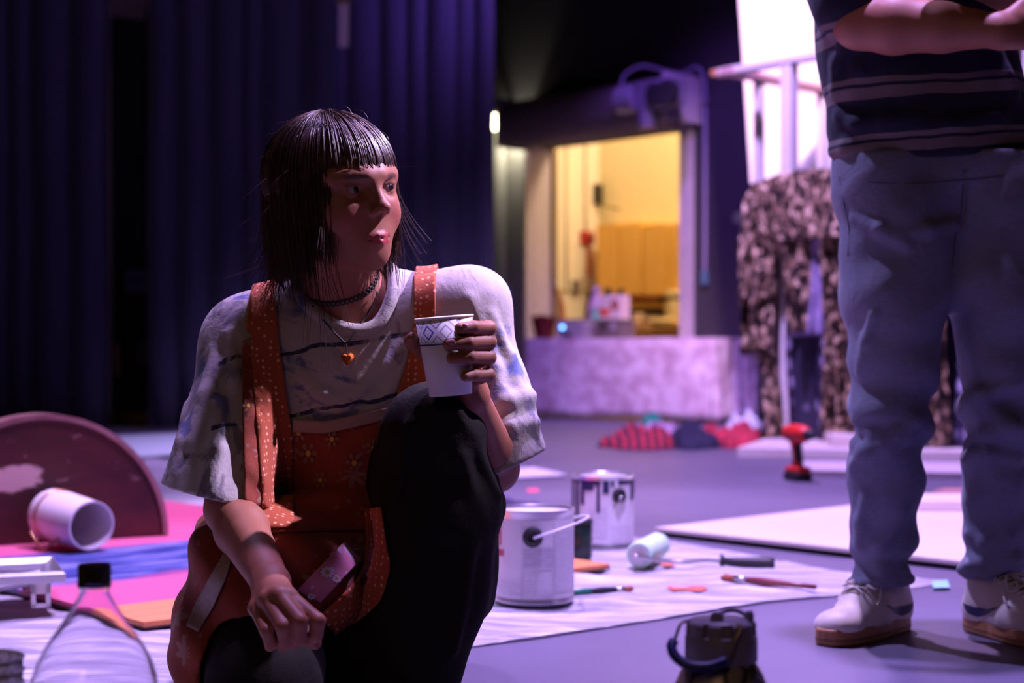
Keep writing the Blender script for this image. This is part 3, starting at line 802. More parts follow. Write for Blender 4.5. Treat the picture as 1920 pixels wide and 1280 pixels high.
tag(sheet, 'crinkled translucent plastic drop sheet spread over the stage floor', 'drop sheet')
m_smear = mat('coral_paint', (0.80, 0.16, 0.11), 0.4)
def ground_patch(pts, z, hgt, name, m, parent=None, label=None, cat=None, group=None, bevel=0.0):
    q = [G(px, py, z) for (px, py) in pts]
    c = sum(q, Vector()) / len(q)
    m_ = MB().prism([(p.x - c.x, p.y - c.y) for p in q], 0, hgt)
    # counter-clockwise order for outward faces
    ar = sum((q[i].x * q[(i + 1) % len(q)].y - q[(i + 1) % len(q)].x * q[i].y) for i in range(len(q)))
    if ar < 0: m_.f = [tuple(reversed(f)) for f in m_.f]
    o = m_.build(name, m, parent, bevel=bevel); o.location = (c.x, c.y, z)
    if label: tag(o, label, cat, group)
    return o
ground_patch([(1250, 1101), (1262, 1096), (1290, 1098), (1322, 1099), (1327, 1104), (1310, 1108), (1286, 1105), (1262, 1106)], 0.0125, 0.0004, 'paint_smear', m_smear, sheet)
ground_patch([(1236, 1057), (1252, 1054), (1268, 1058), (1250, 1061)], 0.0125, 0.0004, 'paint_smear', m_smear, sheet)

# ------------------------------------------------------------------ painted plywood flat
PB2 = Vector((-0.683, 2.97, 0)); ang = math.radians(41.5)
U = Vector((math.cos(ang), math.sin(ang), 0)); V = Vector((-math.sin(ang), math.cos(ang), 0))
mp = NT('pink_painted_ply')
_o = mp.sep(mp.coord()); _u, _v = _o[0], _o[1]
_nz = mp.noise(4, 5, mp.coord((1, 3.5, 1)), 1.0)
_nf = mp.noise(2.2, 3)
_e = mp.math('ADD', _v, mp.math('MULTIPLY', mp.math('SUBTRACT', _nf, 0.5), 0.30))
_band = mp.math('MULTIPLY', mp.ramp(mp.math('ADD', _e, 0.0), [(0.50, 0.0), (0.58, 1.0)]), mp.math('SUBTRACT', 1.0, mp.ramp(mp.math('SUBTRACT', _v, 0.30), [(0.74, 0.0), (0.80, 1.0)])))
_blue = mp.ramp(_nz, [(0.38, (0.018, 0.028, 0.17)), (0.52, (0.06, 0.08, 0.28)), (0.68, (0.28, 0.26, 0.44))])
_pink = mp.ramp(_nf, [(0.3, (0.58, 0.085, 0.19)), (0.7, (0.66, 0.13, 0.25))])
_c = mp.mix(_band, _pink, _blue)
_or = mp.ramp(_v, [(0.205, 1.0), (0.215, 0.0)])
_c = mp.mix(_or, _c, mp.ramp(mp.noise(6, 4, mp.coord((0.4, 5, 1))), [(0.3, (0.72, 0.22, 0.06)), (0.7, (0.82, 0.32, 0.13))]))
mp.base(_c); mp.set(rough=0.55); mp.bump(_nz, 0.1, 0.004)
root = thing('painted_flat', 'pink painted plywood flat with blue wash and orange border', 'board', PB2, ang)
MB().box((0.61, 1.22, 0.021), (1.22, 2.44, 0.010)).build('painted_face', mp.m, root)
MB().box((0.61, 1.22, 0.014), (1.222, 2.442, 0.004)).build('core_edge', mat('dark_ply_edge', (0.06, 0.02, 0.025), 0.8), root)
BZ = 0.027

# ------------------------------------------------------------------ big primed board at the right
CB = Vector((0.405, 4.55, 0)); a2 = math.radians(43)
root = thing('primed_board', 'large cream primed board lying flat behind the standing man', 'board', CB, a2)
m_prime = mat('cream_primer', (0.70, 0.61, 0.56), 0.6, var=0.05, scale=3)
MB().box((0.61, -1.22, 0.020), (1.22, 2.44, 0.010)).build('primed_face', m_prime, root)
MB().box((0.61, -1.22, 0.008), (1.205, 2.425, 0.015)).build('dark_underside', mat('dark_board_underside', (0.025, 0.02, 0.03), 0.9), root)

# pale sheets and lumber further back
ground_patch([(885, 884), (1000, 878), (1064, 892), (930, 900)], 0.004, 0.006, 'paper_sheet', mat('white_paper', (0.80, 0.76, 0.78), 0.6), None, 'small white sheet of paper on the floor beyond the paint cans', 'paper')
ground_patch([(205, 818), (345, 812), (355, 850), (238, 858)], 0.017, 0.004, 'pale_sheet', mat('minty_white_sheet', (0.70, 0.86, 0.84), 0.5), None, 'mint-tinted pale sheet on the floor by the left curtain', 'sheet')
m_lum = wood_mat('pale_primed_lumber', (0.66, 0.56, 0.52), (0.82, 0.74, 0.70), (0.15, 1, 1), 8)
ground_patch([(1382, 858), (1442, 836), (1960, 842), (1960, 868)], 0.0, 0.05, 'lumber_board', m_lum, None, 'long pale panel on the floor behind the drill', 'lumber', 'pale lumber', 0.004)
ground_patch([(1545, 829), (1600, 824), (1760, 828), (1760, 836), (1560, 836)], 0.052, 0.05, 'lumber_board', m_lum, None, 'short pale board on top of the long panel', 'lumber', 'pale lumber', 0.004)
ground_patch([(1490, 893), (1500, 876), (1960, 880), (1960, 901)], 0.0, 0.03, 'lumber_board', mat('greyed_lumber', (0.56, 0.48, 0.52), 0.7), None, 'greyish board lying in front of the long pale panel', 'lumber', 'pale lumber', 0.004)
ground_patch([(1640, 957), (1640, 944), (1990, 946), (1990, 960)], 0.0258, 0.035, 'lumber_batten', m_lum, None, 'narrow pale batten on the floor right behind the standing legs', 'lumber', 'pale lumber', 0.006)
ground_patch([(1745, 932), (1775, 925), (1850, 926), (1850, 934)], 0.0, 0.02, 'wood_offcut', mat('salmon_offcut', (0.60, 0.30, 0.26), 0.7), None, 'salmon wood offcut beyond the batten behind the legs', 'offcut')
ground_patch([(988, 916), (1008, 915), (1011, 922), (990, 923)], 0.0008, 0.0008, 'tape_mark', mat('pink_tape', (0.85, 0.13, 0.22), 0.5), None, 'small pink tape mark on the floor beyond the cans', 'tape')
ground_patch([(1746, 1089), (1776, 1087), (1781, 1101), (1750, 1102)], 0.007, 0.0006, 'tape_mark', mat('pale_blue_tape', (0.30, 0.66, 0.74), 0.5), None, 'pale blue tape on the floor between the two shoes', 'tape')

# ------------------------------------------------------------------ paint cans
m_tin = mat('tinplate', (0.66, 0.64, 0.68), 0.30, 0.85)
def label_mat(name, base, ink):
    t = NT(name)
    f = t.noise(60, 2, t.coord((1, 1, 3.0)))
    w = t.n('ShaderNodeTexWave'); w.bands_direction = 'Z'; w.inputs['Scale'].default_value = 46; w.inputs['Distortion'].default_value = 1.5
    t.l(t.coord(), w.inputs['Vector'])
    k = t.math('MULTIPLY', t.ramp(w.outputs['Color'], [(0.45, 0.0), (0.6, 0.55)]), t.ramp(f, [(0.38, 0.0), (0.5, 1.0)]))
    t.base(t.mix(k, base, ink)); t.set(rough=0.5); return t.m
m_label = mat('white_can_label', (0.80, 0.77, 0.80), 0.45, var=0.03)
m_print = label_mat('fine_grey_print', (0.62, 0.58, 0.66), (0.36, 0.33, 0.42))
m_print2 = label_mat('faint_print', (0.74, 0.71, 0.75), (0.52, 0.48, 0.58))
m_navy = mat('navy_paint', (0.025, 0.022, 0.09), 0.35)
m_wet = mat('white_paint_film', (0.84, 0.80, 0.84), 0.25)
def cyl_patch(r, a0, a1, z0, z1, n=10):
    return grid_sheet(lambda u, v: (r * math.sin(math.radians(a0 + (a1 - a0) * u)), -r * math.cos(math.radians(a0 + (a1 - a0) * u)), z0 + (z1 - z0) * v), n, 2)
def bail(r, z, swing, ear_a, lift):
    """wire handle from ear to ear, swung to the side"""
    pts = []
    for i in range(25):
        a = math.pi * i / 24
        y = -math.cos(a) * (r + 0.012); o = math.sin(a) * swing
        pts.append((o, y, z + math.sin(a) * lift))
    m = Matrix.Rotation(math.radians(ear_a), 3, 'Z')
    return MB().tube([m @ Vector(q) for q in pts], 0.0026, 8)
def paint_can(q, label, ear, drips, extra, rz=0.0):
    R, H = 0.0825, 0.192
    t = thing('paint_can', label, 'paint can', q, rz, 'paint cans')
    MB().lathe([(R * 0.96, 0.0), (R, 0.003), (R, 0.006), (R * 0.985, 0.010), (R * 0.985, H - 0.012), (R * 1.0, H - 0.008), (R * 1.01, H), (R * 0.97, H), (R * 0.93, H - 0.004), (R * 0.92, H - 0.012), (R * 0.80, H - 0.012)], 56, cap1=False).build('body', m_tin, t, smooth='auto')
    MB().lathe([(R * 0.985 + 0.0008, 0.014), (R * 0.985 + 0.0008, H - 0.018)], 64, cap0=False, cap1=False).build('label_wrap', m_label, t, smooth=True)
    MB().lathe([(R * 0.91, H - 0.013), (R * 0.90, H - 0.006), (R * 0.84, H - 0.006), (R * 0.82, H - 0.010), (0.001, H - 0.0095)], 48, cap0=False, cap1=False).build('lid', m_wet, t, smooth='auto')
    for s in (0, 180):
        m = Matrix.Rotation(math.radians(ear + s), 3, 'Z') @ Matrix.Rotation(math.radians(90), 3, 'X')
        e = MB().lathe([(0.0205, 0.0), (0.0205, 0.005), (0.017, 0.008), (0.010, 0.009), (0.009, 0.004)], 24, (0, 0, 0), m)
        c = Matrix.Rotation(math.radians(ear + s), 3, 'Z') @ Vector((0, -(R * 0.982), H - 0.052))
        e.v = [tuple(Vector(p) + c) for p in e.v]
        e.build('ear', m_rub, t, smooth='auto')
    extra(t, R * 0.985 + 0.0016)
    for (a, wd, ln) in drips:
        cyl_patch(R * 0.985 + 0.0022, a - wd, a + wd, H - 0.016 - ln, H - 0.012, 4).build('paint_drip', m_navy, t, solid=0.001)
    return t
q = G(1003, 1148); q = Vector((q.x, q.y + 0.08, 0.012))
def ex1(t, r):
    cyl_patch(r, -16, 26, 0.078, 0.118).build('print_block', m_print, t)
    cyl_patch(r, -16, 26, 0.022, 0.072).build('print_block', m_print2, t)
    cyl_patch(r, 30, 80, 0.030, 0.150).build('print_block', m_print2, t)
    cyl_patch(r, -66, -20, 0.020, 0.050).build('print_block', m_print2, t)
    cyl_patch(r, -66, -50, 0.098, 0.112).build('red_mark', mat('red_label_mark', (0.60, 0.10, 0.16), 0.5), t)
    cyl_patch(r, -62, -56, 0.120, 0.172).build('red_mark', mat('red_label_mark', (0.60, 0.10, 0.16), 0.5), t)
    for a in (-18, 28): cyl_patch(r, a - 0.5, a + 0.5, 0.016, 0.172, 2).build('label_rule', m_print, t)
    bail(0.0825, 0.140, 0.112, -2, 0.034).build('bail_handle', mat('white_wire', (0.80, 0.78, 0.84), 0.35), t, smooth=True)
paint_can(q, 'nearer white paint can with its wire handle swung out to the right', -3, [], ex1)
q = G(1134, 1036); q = Vector((q.x, q.y + 0.08, 0.008))
def ex2(t, r):
    cyl_patch(r, -30, 5, 0.030, 0.110).build('print_block', m_print2, t)
    cyl_patch(r, 12, 60, 0.022, 0.060).build('print_block', m_print2, t)
    bail(0.0825, 0.140, -0.02, 27, -0.07).build('bail_handle', m_tin, t, smooth=True)
paint_can(q, 'farther white paint can with dark paint drips under its rim', 27,
          [(-80, 10, 0.10), (-58, 5, 0.14), (-44, 4, 0.06), (-30, 9, 0.022), (-12, 3, 0.08), (2, 6, 0.03), (14, 3, 0.012), (64, 8, 0.05), (80, 8, 0.04), (-20, 12, 0.008), (40, 14, 0.007)], ex2)
# dark jar between the cans
q = G(1089, 1057); q = Vector((q.x, q.y + 0.03, 0.010))
t = thing('paint_jar', 'small dark green paint jar between the two paint cans', 'jar', q)
m_jar = mat('dark_green_jar', (0.012, 0.030, 0.024), 0.3)
MB().lathe([(0.027, 0), (0.030, 0.004), (0.030, 0.085), (0.028, 0.088)], 28).build('jar_body', m_jar, t, smooth='auto')
MB().lathe([(0.031, 0.086), (0.031, 0.098), (0.028, 0.100)], 28).build('lid', m_rub, t, smooth='auto')
# dark rag behind the nearer can
def crumple(name, c, rx, ry, h, seed, m, label, cat, group=None, rot=0.0, res=34, z0=0.0, nz=2.2):
    t = thing(name, label, cat, (c[0], c[1], z0), rot, group)
    r = random.Random(seed); sx, sy = r.uniform(0, 50), r.uniform(0, 50)
    def fn(u, v):
        a, b = u * 2 - 1, v * 2 - 1
        rad = math.hypot(a, b); ca = math.atan2(b, a)
        k = max(abs(a), abs(b)); s_ = k / rad if rad > 1e-6 else 1
        a2_, b2_ = a * s_, b * s_                       # square to disc
        edge = 0.62 + 0.60 * vnoise(math.cos(ca) * 2 + sx, math.sin(ca) * 2 + sy, seed)
        x, y = a2_ * rx * edge, b2_ * ry * edge
        base = max(0.0, 1 - k ** 5) ** 0.8
        rid = abs(vnoise(a2_ * nz * 2 + sx, b2_ * nz * 2 + sy, seed) - 0.5) * 2
        rid2 = abs(vnoise(a2_ * nz * 5.5 + sx, b2_ * nz * 4.0 - sy, seed + 3) - 0.5) * 2
        lowf = vnoise(a2_ * 1.6 + sy, b2_ * 1.6 + sx, seed + 7)
        z = h * base * (0.25 + 0.95 * lowf) * (0.45 + 0.55 * rid + 0.45 * rid2) + 0.006
        return (x + 0.03 * rx * math.sin(9 * b2_ + sx) * base, y, z)
    grid_sheet(fn, res, res).build('crumpled_cloth', m, t, smooth=True)
    rim = [fn(i / 24, 0) for i in range(24)] + [fn(1, i / 24) for i in range(24)] + [fn(1 - i / 24, 1) for i in range(24)] + [fn(0, 1 - i / 24) for i in range(24)]
    MB().tube(rim, 0.005, 6, closed=True).build('hem', m, t, smooth=True)
    return t
crumple('rag', G(962, 952), 0.10, 0.07, 0.035, 2, mat('dark_violet_cloth', (0.05, 0.035, 0.10), 0.9), 'small dark violet rag behind the nearer paint can', 'rag')

# ------------------------------------------------------------------ paint roller and brushes
n0, n1 = G(1198, 1066, 0.010), G(1234, 1046, 0.010)
t = thing('paint_roller', 'paint roller with a pale green sleeve and black handle', 'paint roller', (n0.x, n0.y, 0.012))
rr = 0.031
A, B = Vector((n0.x, n0.y, 0.012 + rr)), Vector((n1.x, n1.y, 0.012 + rr))
axd = (B - A).normalized()
mnap = mat('pale_green_nap', (0.56, 0.86, 0.66), 0.95, var=0.15, scale=60, bump=0.6, bscale=220)
MB().tube([A, A + axd * 0.004, B - axd * 0.004, B], [rr * 0.9, rr, rr, rr * 0.9], 28).build('sleeve', mnap, t, smooth='auto', world=True)
MB().tube([A - axd * 0.004, A + axd * 0.003], rr * 0.70, 20).build('end_cap', m_steel, t, smooth='auto', world=True)
h0, h1 = P(1350, 1051, 3.87), P(1452, 1057, 3.86)
w0 = A - axd * 0.004
MB().tube(smooth_pts([w0 + axd * 0.02, w0 - axd * 0.03, P(1243, 1051, 3.83), P(1285, 1053, 3.84), P(1320, 1050, 3.86), h0 + (h1 - h0) * 0.1], 6), 0.0055, 8).build('wire_frame', m_steel, t, smooth=True, world=True)
hm = lambda k: h0 + (h1 - h0) * k
MB().tube([hm(0), hm(.03), hm(.10), hm(.3), hm(.6), hm(.9), hm(.98), hm(1)], [0.016, 0.017, 0.009, 0.012, 0.0145, 0.016, 0.0155, 0.012], 16).build('handle', m_rub, t, smooth=True, world=True)
def brush(label, tip, tail, z, bl, fl, m_h, m_b, r, band=None):
    a, b = G(*tip, z), G(*tail, z); d = (b - a).normalized(); L = (b - a).length
    t = thing('paint_brush', label, 'paint brush', (a.x, a.y, 0.011), 0, 'paint brushes')
    MB().tube([a, a + d * bl * 0.3, a + d * bl], [r * 0.35, r * 1.05, r * 0.9], 12).build('bristles', m_b, t, smooth=True, world=True)
    MB().tube([a + d * bl, a + d * (bl + fl)], [r * 0.95, r * 0.9], 12).build('ferrule', m_steel, t, smooth=True, world=True)
    k0 = bl + fl
    hb = MB().tube([a + d * k0, a + d * (k0 + (L - k0) * 0.25), a + d * (k0 + (L - k0) * 0.6), b], [r * 0.85, r * 1.15, r * 0.75, r * 0.6], 12).build('handle', m_h, t, smooth=True, world=True)
    if band:
        MB().tube([a + d * (k0 + (L - k0) * band[0]), a + d * (k0 + (L - k0) * band[1])], r * 1.12, 12).build('painted_band', band[2], hb, smooth=True, world=True)
m_bris = mat('rust_bristles', (0.36, 0.09, 0.05), 0.8, bump=0.4)
brush('long paint brush with a dark red handle in front of the roller', (1352, 1082), (1530, 1100), 0.020, 0.035, 0.03, mat('dark_red_lacquer', (0.22, 0.05, 0.06), 0.3), m_bris, 0.0085)
brush('small paint brush with a green and black handle beside the nearer can', (1188, 1103), (1040, 1113), 0.019, 0.022, 0.02, mat('black_lacquer', (0.02, 0.02, 0.03), 0.3), m_bris, 0.0065, (0.42, 0.8, mat('green_lacquer', (0.02, 0.20, 0.12), 0.35)))

# ------------------------------------------------------------------ drill
q = G(1500, 903)
t = thing('cordless_drill', 'red cordless drill standing upright on its battery', 'drill', (q.x, q.y + 0.05, 0), math.radians(-72))
m_dr = mat('drill_red', (0.78, 0.035, 0.030), 0.4)
MB().box((0, 0, 0.018), (0.115, 0.075, 0.034)).build('battery', m_rub, t, bevel=0.008)
bf = MB().box((0, 0, 0.046), (0.105, 0.07, 0.026)).build('base_shoe', m_dr, t, bevel=0.010)
MB().tube(smooth_pts([(0.0, 0, 0.05), (-0.004, 0, 0.09), (-0.016, 0, 0.14), (-0.022, 0, 0.17)], 5), [0.030, .027, .024, .022, .020, .019, .019, .019, .019, .020, .021, .022, .023, .024, .025, .026], 14).build('grip', m_dr, t, smooth=True)
MB().tube(smooth_pts([(0.014, 0, 0.075), (0.008, 0, 0.11), (0.0, 0, 0.145)], 5), 0.016, 10).build('grip_pad', m_rub, t, smooth=True)
my = Matrix.Rotation(math.radians(90), 3, 'Y')
MB().lathe([(0.018, -0.085), (0.032, -0.078), (0.038, -0.05), (0.039, 0.0), (0.036, 0.045), (0.028, 0.07), (0.022, 0.078)], 24, (0, 0, 0.190), my).build('motor_housing', m_dr, t, smooth='auto')
MB().lathe([(0.020, 0.076), (0.022, 0.085), (0.020, 0.105), (0.010, 0.122)], 18, (0, 0, 0.190), my).build('chuck', m_rub, t, smooth='auto')
MB().box((0.018, 0, 0.145), (0.018, 0.016, 0.026)).build('trigger', m_rub, t, bevel=0.004)

# ------------------------------------------------------------------ heap of clothes
def plaid():
    t = NT('red_plaid')
    c = t.coord(); o = t.sep(c)
    a = t.math('SINE', t.math('MULTIPLY', o[0], 130)); b = t.math('SINE', t.math('MULTIPLY', t.math('ADD', o[1], o[2]), 110))
    m1 = t.ramp(a, [(0.0, 0.0), (0.25, 1.0)]); m2 = t.ramp(b, [(0.0, 0.0), (0.25, 1.0)])
    col = t.mix(m1, (0.10, 0.015, 0.03), (0.62, 0.03, 0.05)); col = t.mix(m2, t.mix(0.5, col, (0.04, 0.02, 0.05)), col)
    t.base(col); t.set(rough=0.9); return t.m
m_pl = plaid()
m_navc = mat('dark_navy_cloth', (0.022, 0.020, 0.055), 0.9)
m_redc = mat('red_cloth', (0.62, 0.04, 0.07), 0.85, color2=(0.30, 0.02, 0.05), scale=18)
m_whc = mat('white_cloth', (0.80, 0.80, 0.86), 0.85)
m_lilc = mat('pale_lilac_cloth', (0.55, 0.42, 0.56), 0.85, color2=(0.25, 0.10, 0.25), scale=14)
gg = 'heap of clothes on the floor'
q = G(1195, 838); crumple('plaid_shirt', q, 0.20, 0.26, 0.15, 11, m_pl, 'red plaid shirt crumpled at the left end of the clothes heap', 'clothes', gg)
q = G(1305, 838); crumple('navy_garment', q, 0.15, 0.24, 0.15, 12, m_navc, 'dark navy garment crumpled between the red clothes', 'clothes', gg)
q = G(1375, 836); crumple('red_garment', q, 0.19, 0.26, 0.15, 13, m_redc, 'bright red garment crumpled at the right end of the heap', 'clothes', gg)
q = G(1402, 822); crumple('white_garment', q, 0.14, 0.20, 0.13, 14, m_whc, 'white cloth lying on top behind the red garment', 'clothes', gg)
q = G(1235, 824); crumple('lilac_garment', q, 0.17, 0.20, 0.12, 15, m_lilc, 'pale lilac garment behind the plaid shirt', 'clothes', gg)
q = G(1222, 803); crumple('green_garment', q, 0.07, 0.12, 0.10, 16, mat('green_cloth', (0.02, 0.42, 0.24), 0.8), 'small green cloth peeking over the plaid shirt', 'clothes', gg)

# ------------------------------------------------------------------ half-round wood piece and lying pot
q = G(300, 1001, BZ); hr = 0.325; a3 = math.radians(30)
hd = Vector((math.cos(a3), math.sin(a3), 0)); hn = Vector((math.sin(a3), -math.cos(a3), 0))
hc = Vector((q.x, q.y, BZ + 0.0008)) - hd * hr
t = thing('half_round_panel', 'scuffed dark brown half-round wooden panel standing on edge', 'panel', hc, a3)
mh = NT('scuffed_brown_wood')
_nf = mh.noise(5, 6, mh.coord((1, 1, 2)), 0.4); _sc = mh.noise(7, 7, mh.coord((1, 1, 1.7)), 0.3, 0.68)
_c = mh.ramp(_nf, [(0.3, (0.030, 0.005, 0.005)), (0.7, (0.085, 0.016, 0.012))])
_oz = mh.sep(mh.coord())
_dx = mh.math('SUBTRACT', _oz[0], -0.07); _dz = mh.math('SUBTRACT', _oz[2], 0.17)
_dd = mh.math('ADD', mh.math('MULTIPLY', mh.math('MULTIPLY', _dx, _dx), 28.0), mh.math('MULTIPLY', mh.math('MULTIPLY', _dz, _dz), 110.0))
_wear = mh.math('SUBTRACT', mh.math('ADD', _sc, 0.22), mh.math('MINIMUM', _dd, 0.5))
_c = mh.mix(mh.ramp(_wear, [(0.60, 0.0), (0.66, 0.9)]), _c, (0.62, 0.44, 0.40))
_s2 = mh.noise(19, 5, mh.coord((1, 1, 1.9)), 0.4, 0.6)
_up = mh.ramp(_oz[2], [(0.14, 0.0), (0.20, 1.0)])
_c = mh.mix(mh.math('MULTIPLY', mh.ramp(_s2, [(0.62, 0.0), (0.68, 0.8)]), _up), _c, (0.50, 0.34, 0.31))
mh.base(_c); mh.set(rough=0.42); mh.bump(_sc, 0.15, 0.004)
arc = [(hr * math.cos(math.pi * i / 48), hr * math.sin(math.pi * i / 48)) for i in range(49)]
mxz = Matrix(((1, 0, 0), (0, 0, -1), (0, 1, 0)))
MB().prism(arc, -0.035, 0.035, mxz).build('half_disc', mh.m, t, smooth='auto', bevel=0.004)
arc2 = [(r_ * math.cos(math.pi * i / 48), r_ * math.sin(math.pi * i / 48)) for (r_, rng_) in ((hr + 0.006, range(49)),) for i in rng_]
g = MB()
for (yy0, yy1) in ((-0.045, 0.045),):
    vs2 = []
    for i in range(49):
        a = math.pi * i / 48
        for (r_, y_) in ((hr - 0.004, yy0), (hr + 0.010, yy0), (hr + 0.010, yy1), (hr - 0.004, yy1)):
            vs2.append((r_ * math.cos(a), y_, r_ * math.sin(a)))
    fs2 = []
    for i in range(48):
        for k in range(4):
            fs2.append((i * 4 + k, (i + 1) * 4 + k, (i + 1) * 4 + (k + 1) % 4, i * 4 + (k + 1) % 4))
    fs2 += [(0, 1, 2, 3), (195, 194, 193, 192)]
    g.add(vs2, fs2)
g.build('rim_band', wood_mat('worn_rim_wood', (0.16, 0.06, 0.06), (0.30, 0.15, 0.14)), t, smooth='auto')
# pot on its side
c0, c1 = P(93, 963, 4.13), P(172, 985, 3.97)
c1.z = max(c1.z, BZ + 0.0625)
t = thing('lying_pot', 'white cylindrical pot lying on its side with copper wire legs', 'pot', (c0.x, c0.y, BZ))
dv = (c1 - c0).normalized(); Lp = (c1 - c0).length
qm = dv.to_track_quat('Z', 'Y').to_matrix()
m_pot = mat('white_enamel_pot', (0.82, 0.74, 0.72), 0.42, var=0.04)
MB().lathe([(0.03, -0.002), (0.058, 0.0), (0.066, 0.012), (0.066, Lp * 0.4), (0.0610, Lp - 0.004), (0.0615, Lp), (0.057, Lp), (0.061, Lp * 0.4), (0.060, 0.02), (0.02, 0.016)], 44, c0, qm).build('pot_wall', m_pot, t, smooth='auto', world=True)
mcop = mat('copper_wire', (0.72, 0.34, 0.20), 0.28, 0.9)
g0 = G(80, 1031, BZ + 0.004)
MB().tube(smooth_pts([P(57, 996, 4.06), P(70, 1018, 4.03), Vector((g0.x, g0.y, BZ + 0.006)), P(98, 1018, 3.99), P(128, 1000, 3.98)], 5), 0.0042, 8).build('hairpin_leg', mcop, t, smooth=True, world=True)
e = qm @ Vector((1, 0, 0))
MB().tube([c0 + qm @ Vector((0.067 * math.cos(a), 0.067 * math.sin(a), 0.05)) for a in [2 * math.pi * i / 36 for i in range(36)]], 0.0035, 6, closed=True).build('copper_ring', mcop, t, smooth=True, world=True)

# ------------------------------------------------------------------ paint tray
q = G(92, 1137, BZ); a4 = math.radians(21)
t = thing('paint_tray', 'silver paint tray on legs with dark paint, at the left edge', 'paint tray', (q.x, q.y, BZ), a4)
W, Ln, Hh = 0.25, 0.38, 0.064
# local: x along the tray (0 = right end, negative to the left), y across, z up
def tp_(x, y, z): return (x + 0.03, y - 0.01, z)
g = MB(); ring = [(0, 0), (-Ln, 0), (-Ln, W), (0, W)]
outer = [tp_(x, y, Hh) for x, y in ring]
lip = [tp_(x * 0.985 - 0.004, 0.010 + y * (W - 0.02) / W, Hh + 0.004) for x, y in ring]
inner = [tp_(-0.018, 0.022, Hh - 0.006), tp_(-Ln + 0.02, 0.022, Hh - 0.006), tp_(-Ln + 0.02, W - 0.022, Hh - 0.006), tp_(-0.018, W - 0.022, Hh - 0.006)]
bot = [tp_(-0.03, 0.03, Hh - 0.02), tp_(-Ln + 0.04, 0.03, 0.006), tp_(-Ln + 0.04, W - 0.03, 0.006), tp_(-0.03, W - 0.03, Hh - 0.02)]
low = [tp_(0, 0, Hh - 0.016), tp_(-Ln, 0, Hh - 0.016), tp_(-Ln, W, Hh - 0.016), tp_(0, W, Hh - 0.016)]
g.add(low + outer + lip + inner + bot, [(a * 4 + i, a * 4 + (i + 1) % 4, (a + 1) * 4 + (i + 1) % 4, (a + 1) * 4 + i) for a in range(4) for i in range(4)] + [(16, 17, 18, 19)])
g.build('pan', m_tin, t, solid=0.0025, bevel=0.002)
g = MB().add([tp_(-0.06, 0.032, Hh - 0.021), tp_(-Ln + 0.035, 0.030, Hh - 0.026), tp_(-Ln + 0.035, W - 0.030, Hh - 0.026), tp_(-0.09, W - 0.05, Hh - 0.021), tp_(-0.05, W * 0.55, Hh - 0.0215)], [(0, 4, 3, 2, 1)])
g.build('dark_paint', mat('wet_dark_paint', (0.012, 0.012, 0.03), 0.15), t, solid=0.003)
m_leg2 = mat('white_tray_leg', (0.75, 0.70, 0.72), 0.45)
for yy in (0.004, W - 0.004):
    g = MB()
    for xx in (-0.050, -0.022):
        g.box(tp_(xx - 0.01, yy, (Hh - 0.014) / 2), (0.009, 0.004, Hh - 0.014))
    g.box(tp_(-0.046, yy, 0.004), (0.037, 0.004, 0.008)); g.box(tp_(-0.046, yy, Hh - 0.026), (0.037, 0.004, 0.022))
    g.build('folding_leg', m_leg2, t)

# ------------------------------------------------------------------ soda bottle in the foreground
Yb = 1.54; pm = FPX / Yb; bx = XW(177, Yb)
t = thing('soda_bottle', 'empty clear soda bottle with a dark cap in the left foreground', 'bottle', (bx, Yb, 0.004))
zz = lambda py: CAMH - (py - HZ) / pm - 0.004
prof = [(0.0135, 1090), (0.0135, 1097), (0.0152, 1099), (0.0152, 1102), (0.0138, 1104), (0.0142, 1113), (0.019, 1130), (0.0255, 1150), (0.0318, 1170), (0.040, 1192), (0.0475, 1215), (0.0545, 1243), (0.0588, 1270), (0.0602, 1300)]
outp = [(r, zz(y)) for (r, y) in prof] + [(0.0600, 0.17), (0.0565, 0.155), (0.0560, 0.08), (0.0595, 0.065), (0.0600, 0.04), (0.054, 0.012), (0.042, 0.001), (0.030, 0.001), (0.010, 0.012)]
inn = [(max(r - 0.0007, 0.002), z + (0.0007 if z < 0.03 else 0)) for (r, z) in reversed(outp)]
mpet = NT('clear_pet'); mpet.base((0.93, 0.92, 0.97)); mpet.set(rough=0.03, trans=1.0, ior=1.36)
mpet.bump(mpet.noise(22, 3), 0.05, 0.004)
MB().lathe([p_ for p_ in reversed(outp + inn)], 56, cap0=False, cap1=False).build('bottle_wall', mpet.m, t, smooth=True)
capm = mat('dark_plum_cap', (0.035, 0.012, 0.022), 0.4)
g = MB(); n = 72; rc = 0.0158
L = []
for (rk, z) in ((1.0, zz(1092)), (1.0, zz(1060)), (0.93, zz(1056.5))):
    for i in range(n):
        r_ = rc * rk * (1.0 if i % 2 else 0.965); a = 2 * math.pi * i / n
        L.append((r_ * math.cos(a), r_ * math.sin(a), z))
g.add(L, [(j * n + i, j * n + (i + 1) % n, (j + 1) * n + (i + 1) % n, (j + 1) * n + i) for j in range(2) for i in range(n)] + [tuple(range(2 * n, 3 * n)), tuple(reversed(range(n)))])
cp = g.build('cap', capm, t)
MB().lathe([(0.0162, zz(1099)), (0.0162, zz(1093)), (0.0150, zz(1092.5))], 40, cap0=False, cap1=False).build('tamper_ring', capm, cp, smooth='auto')

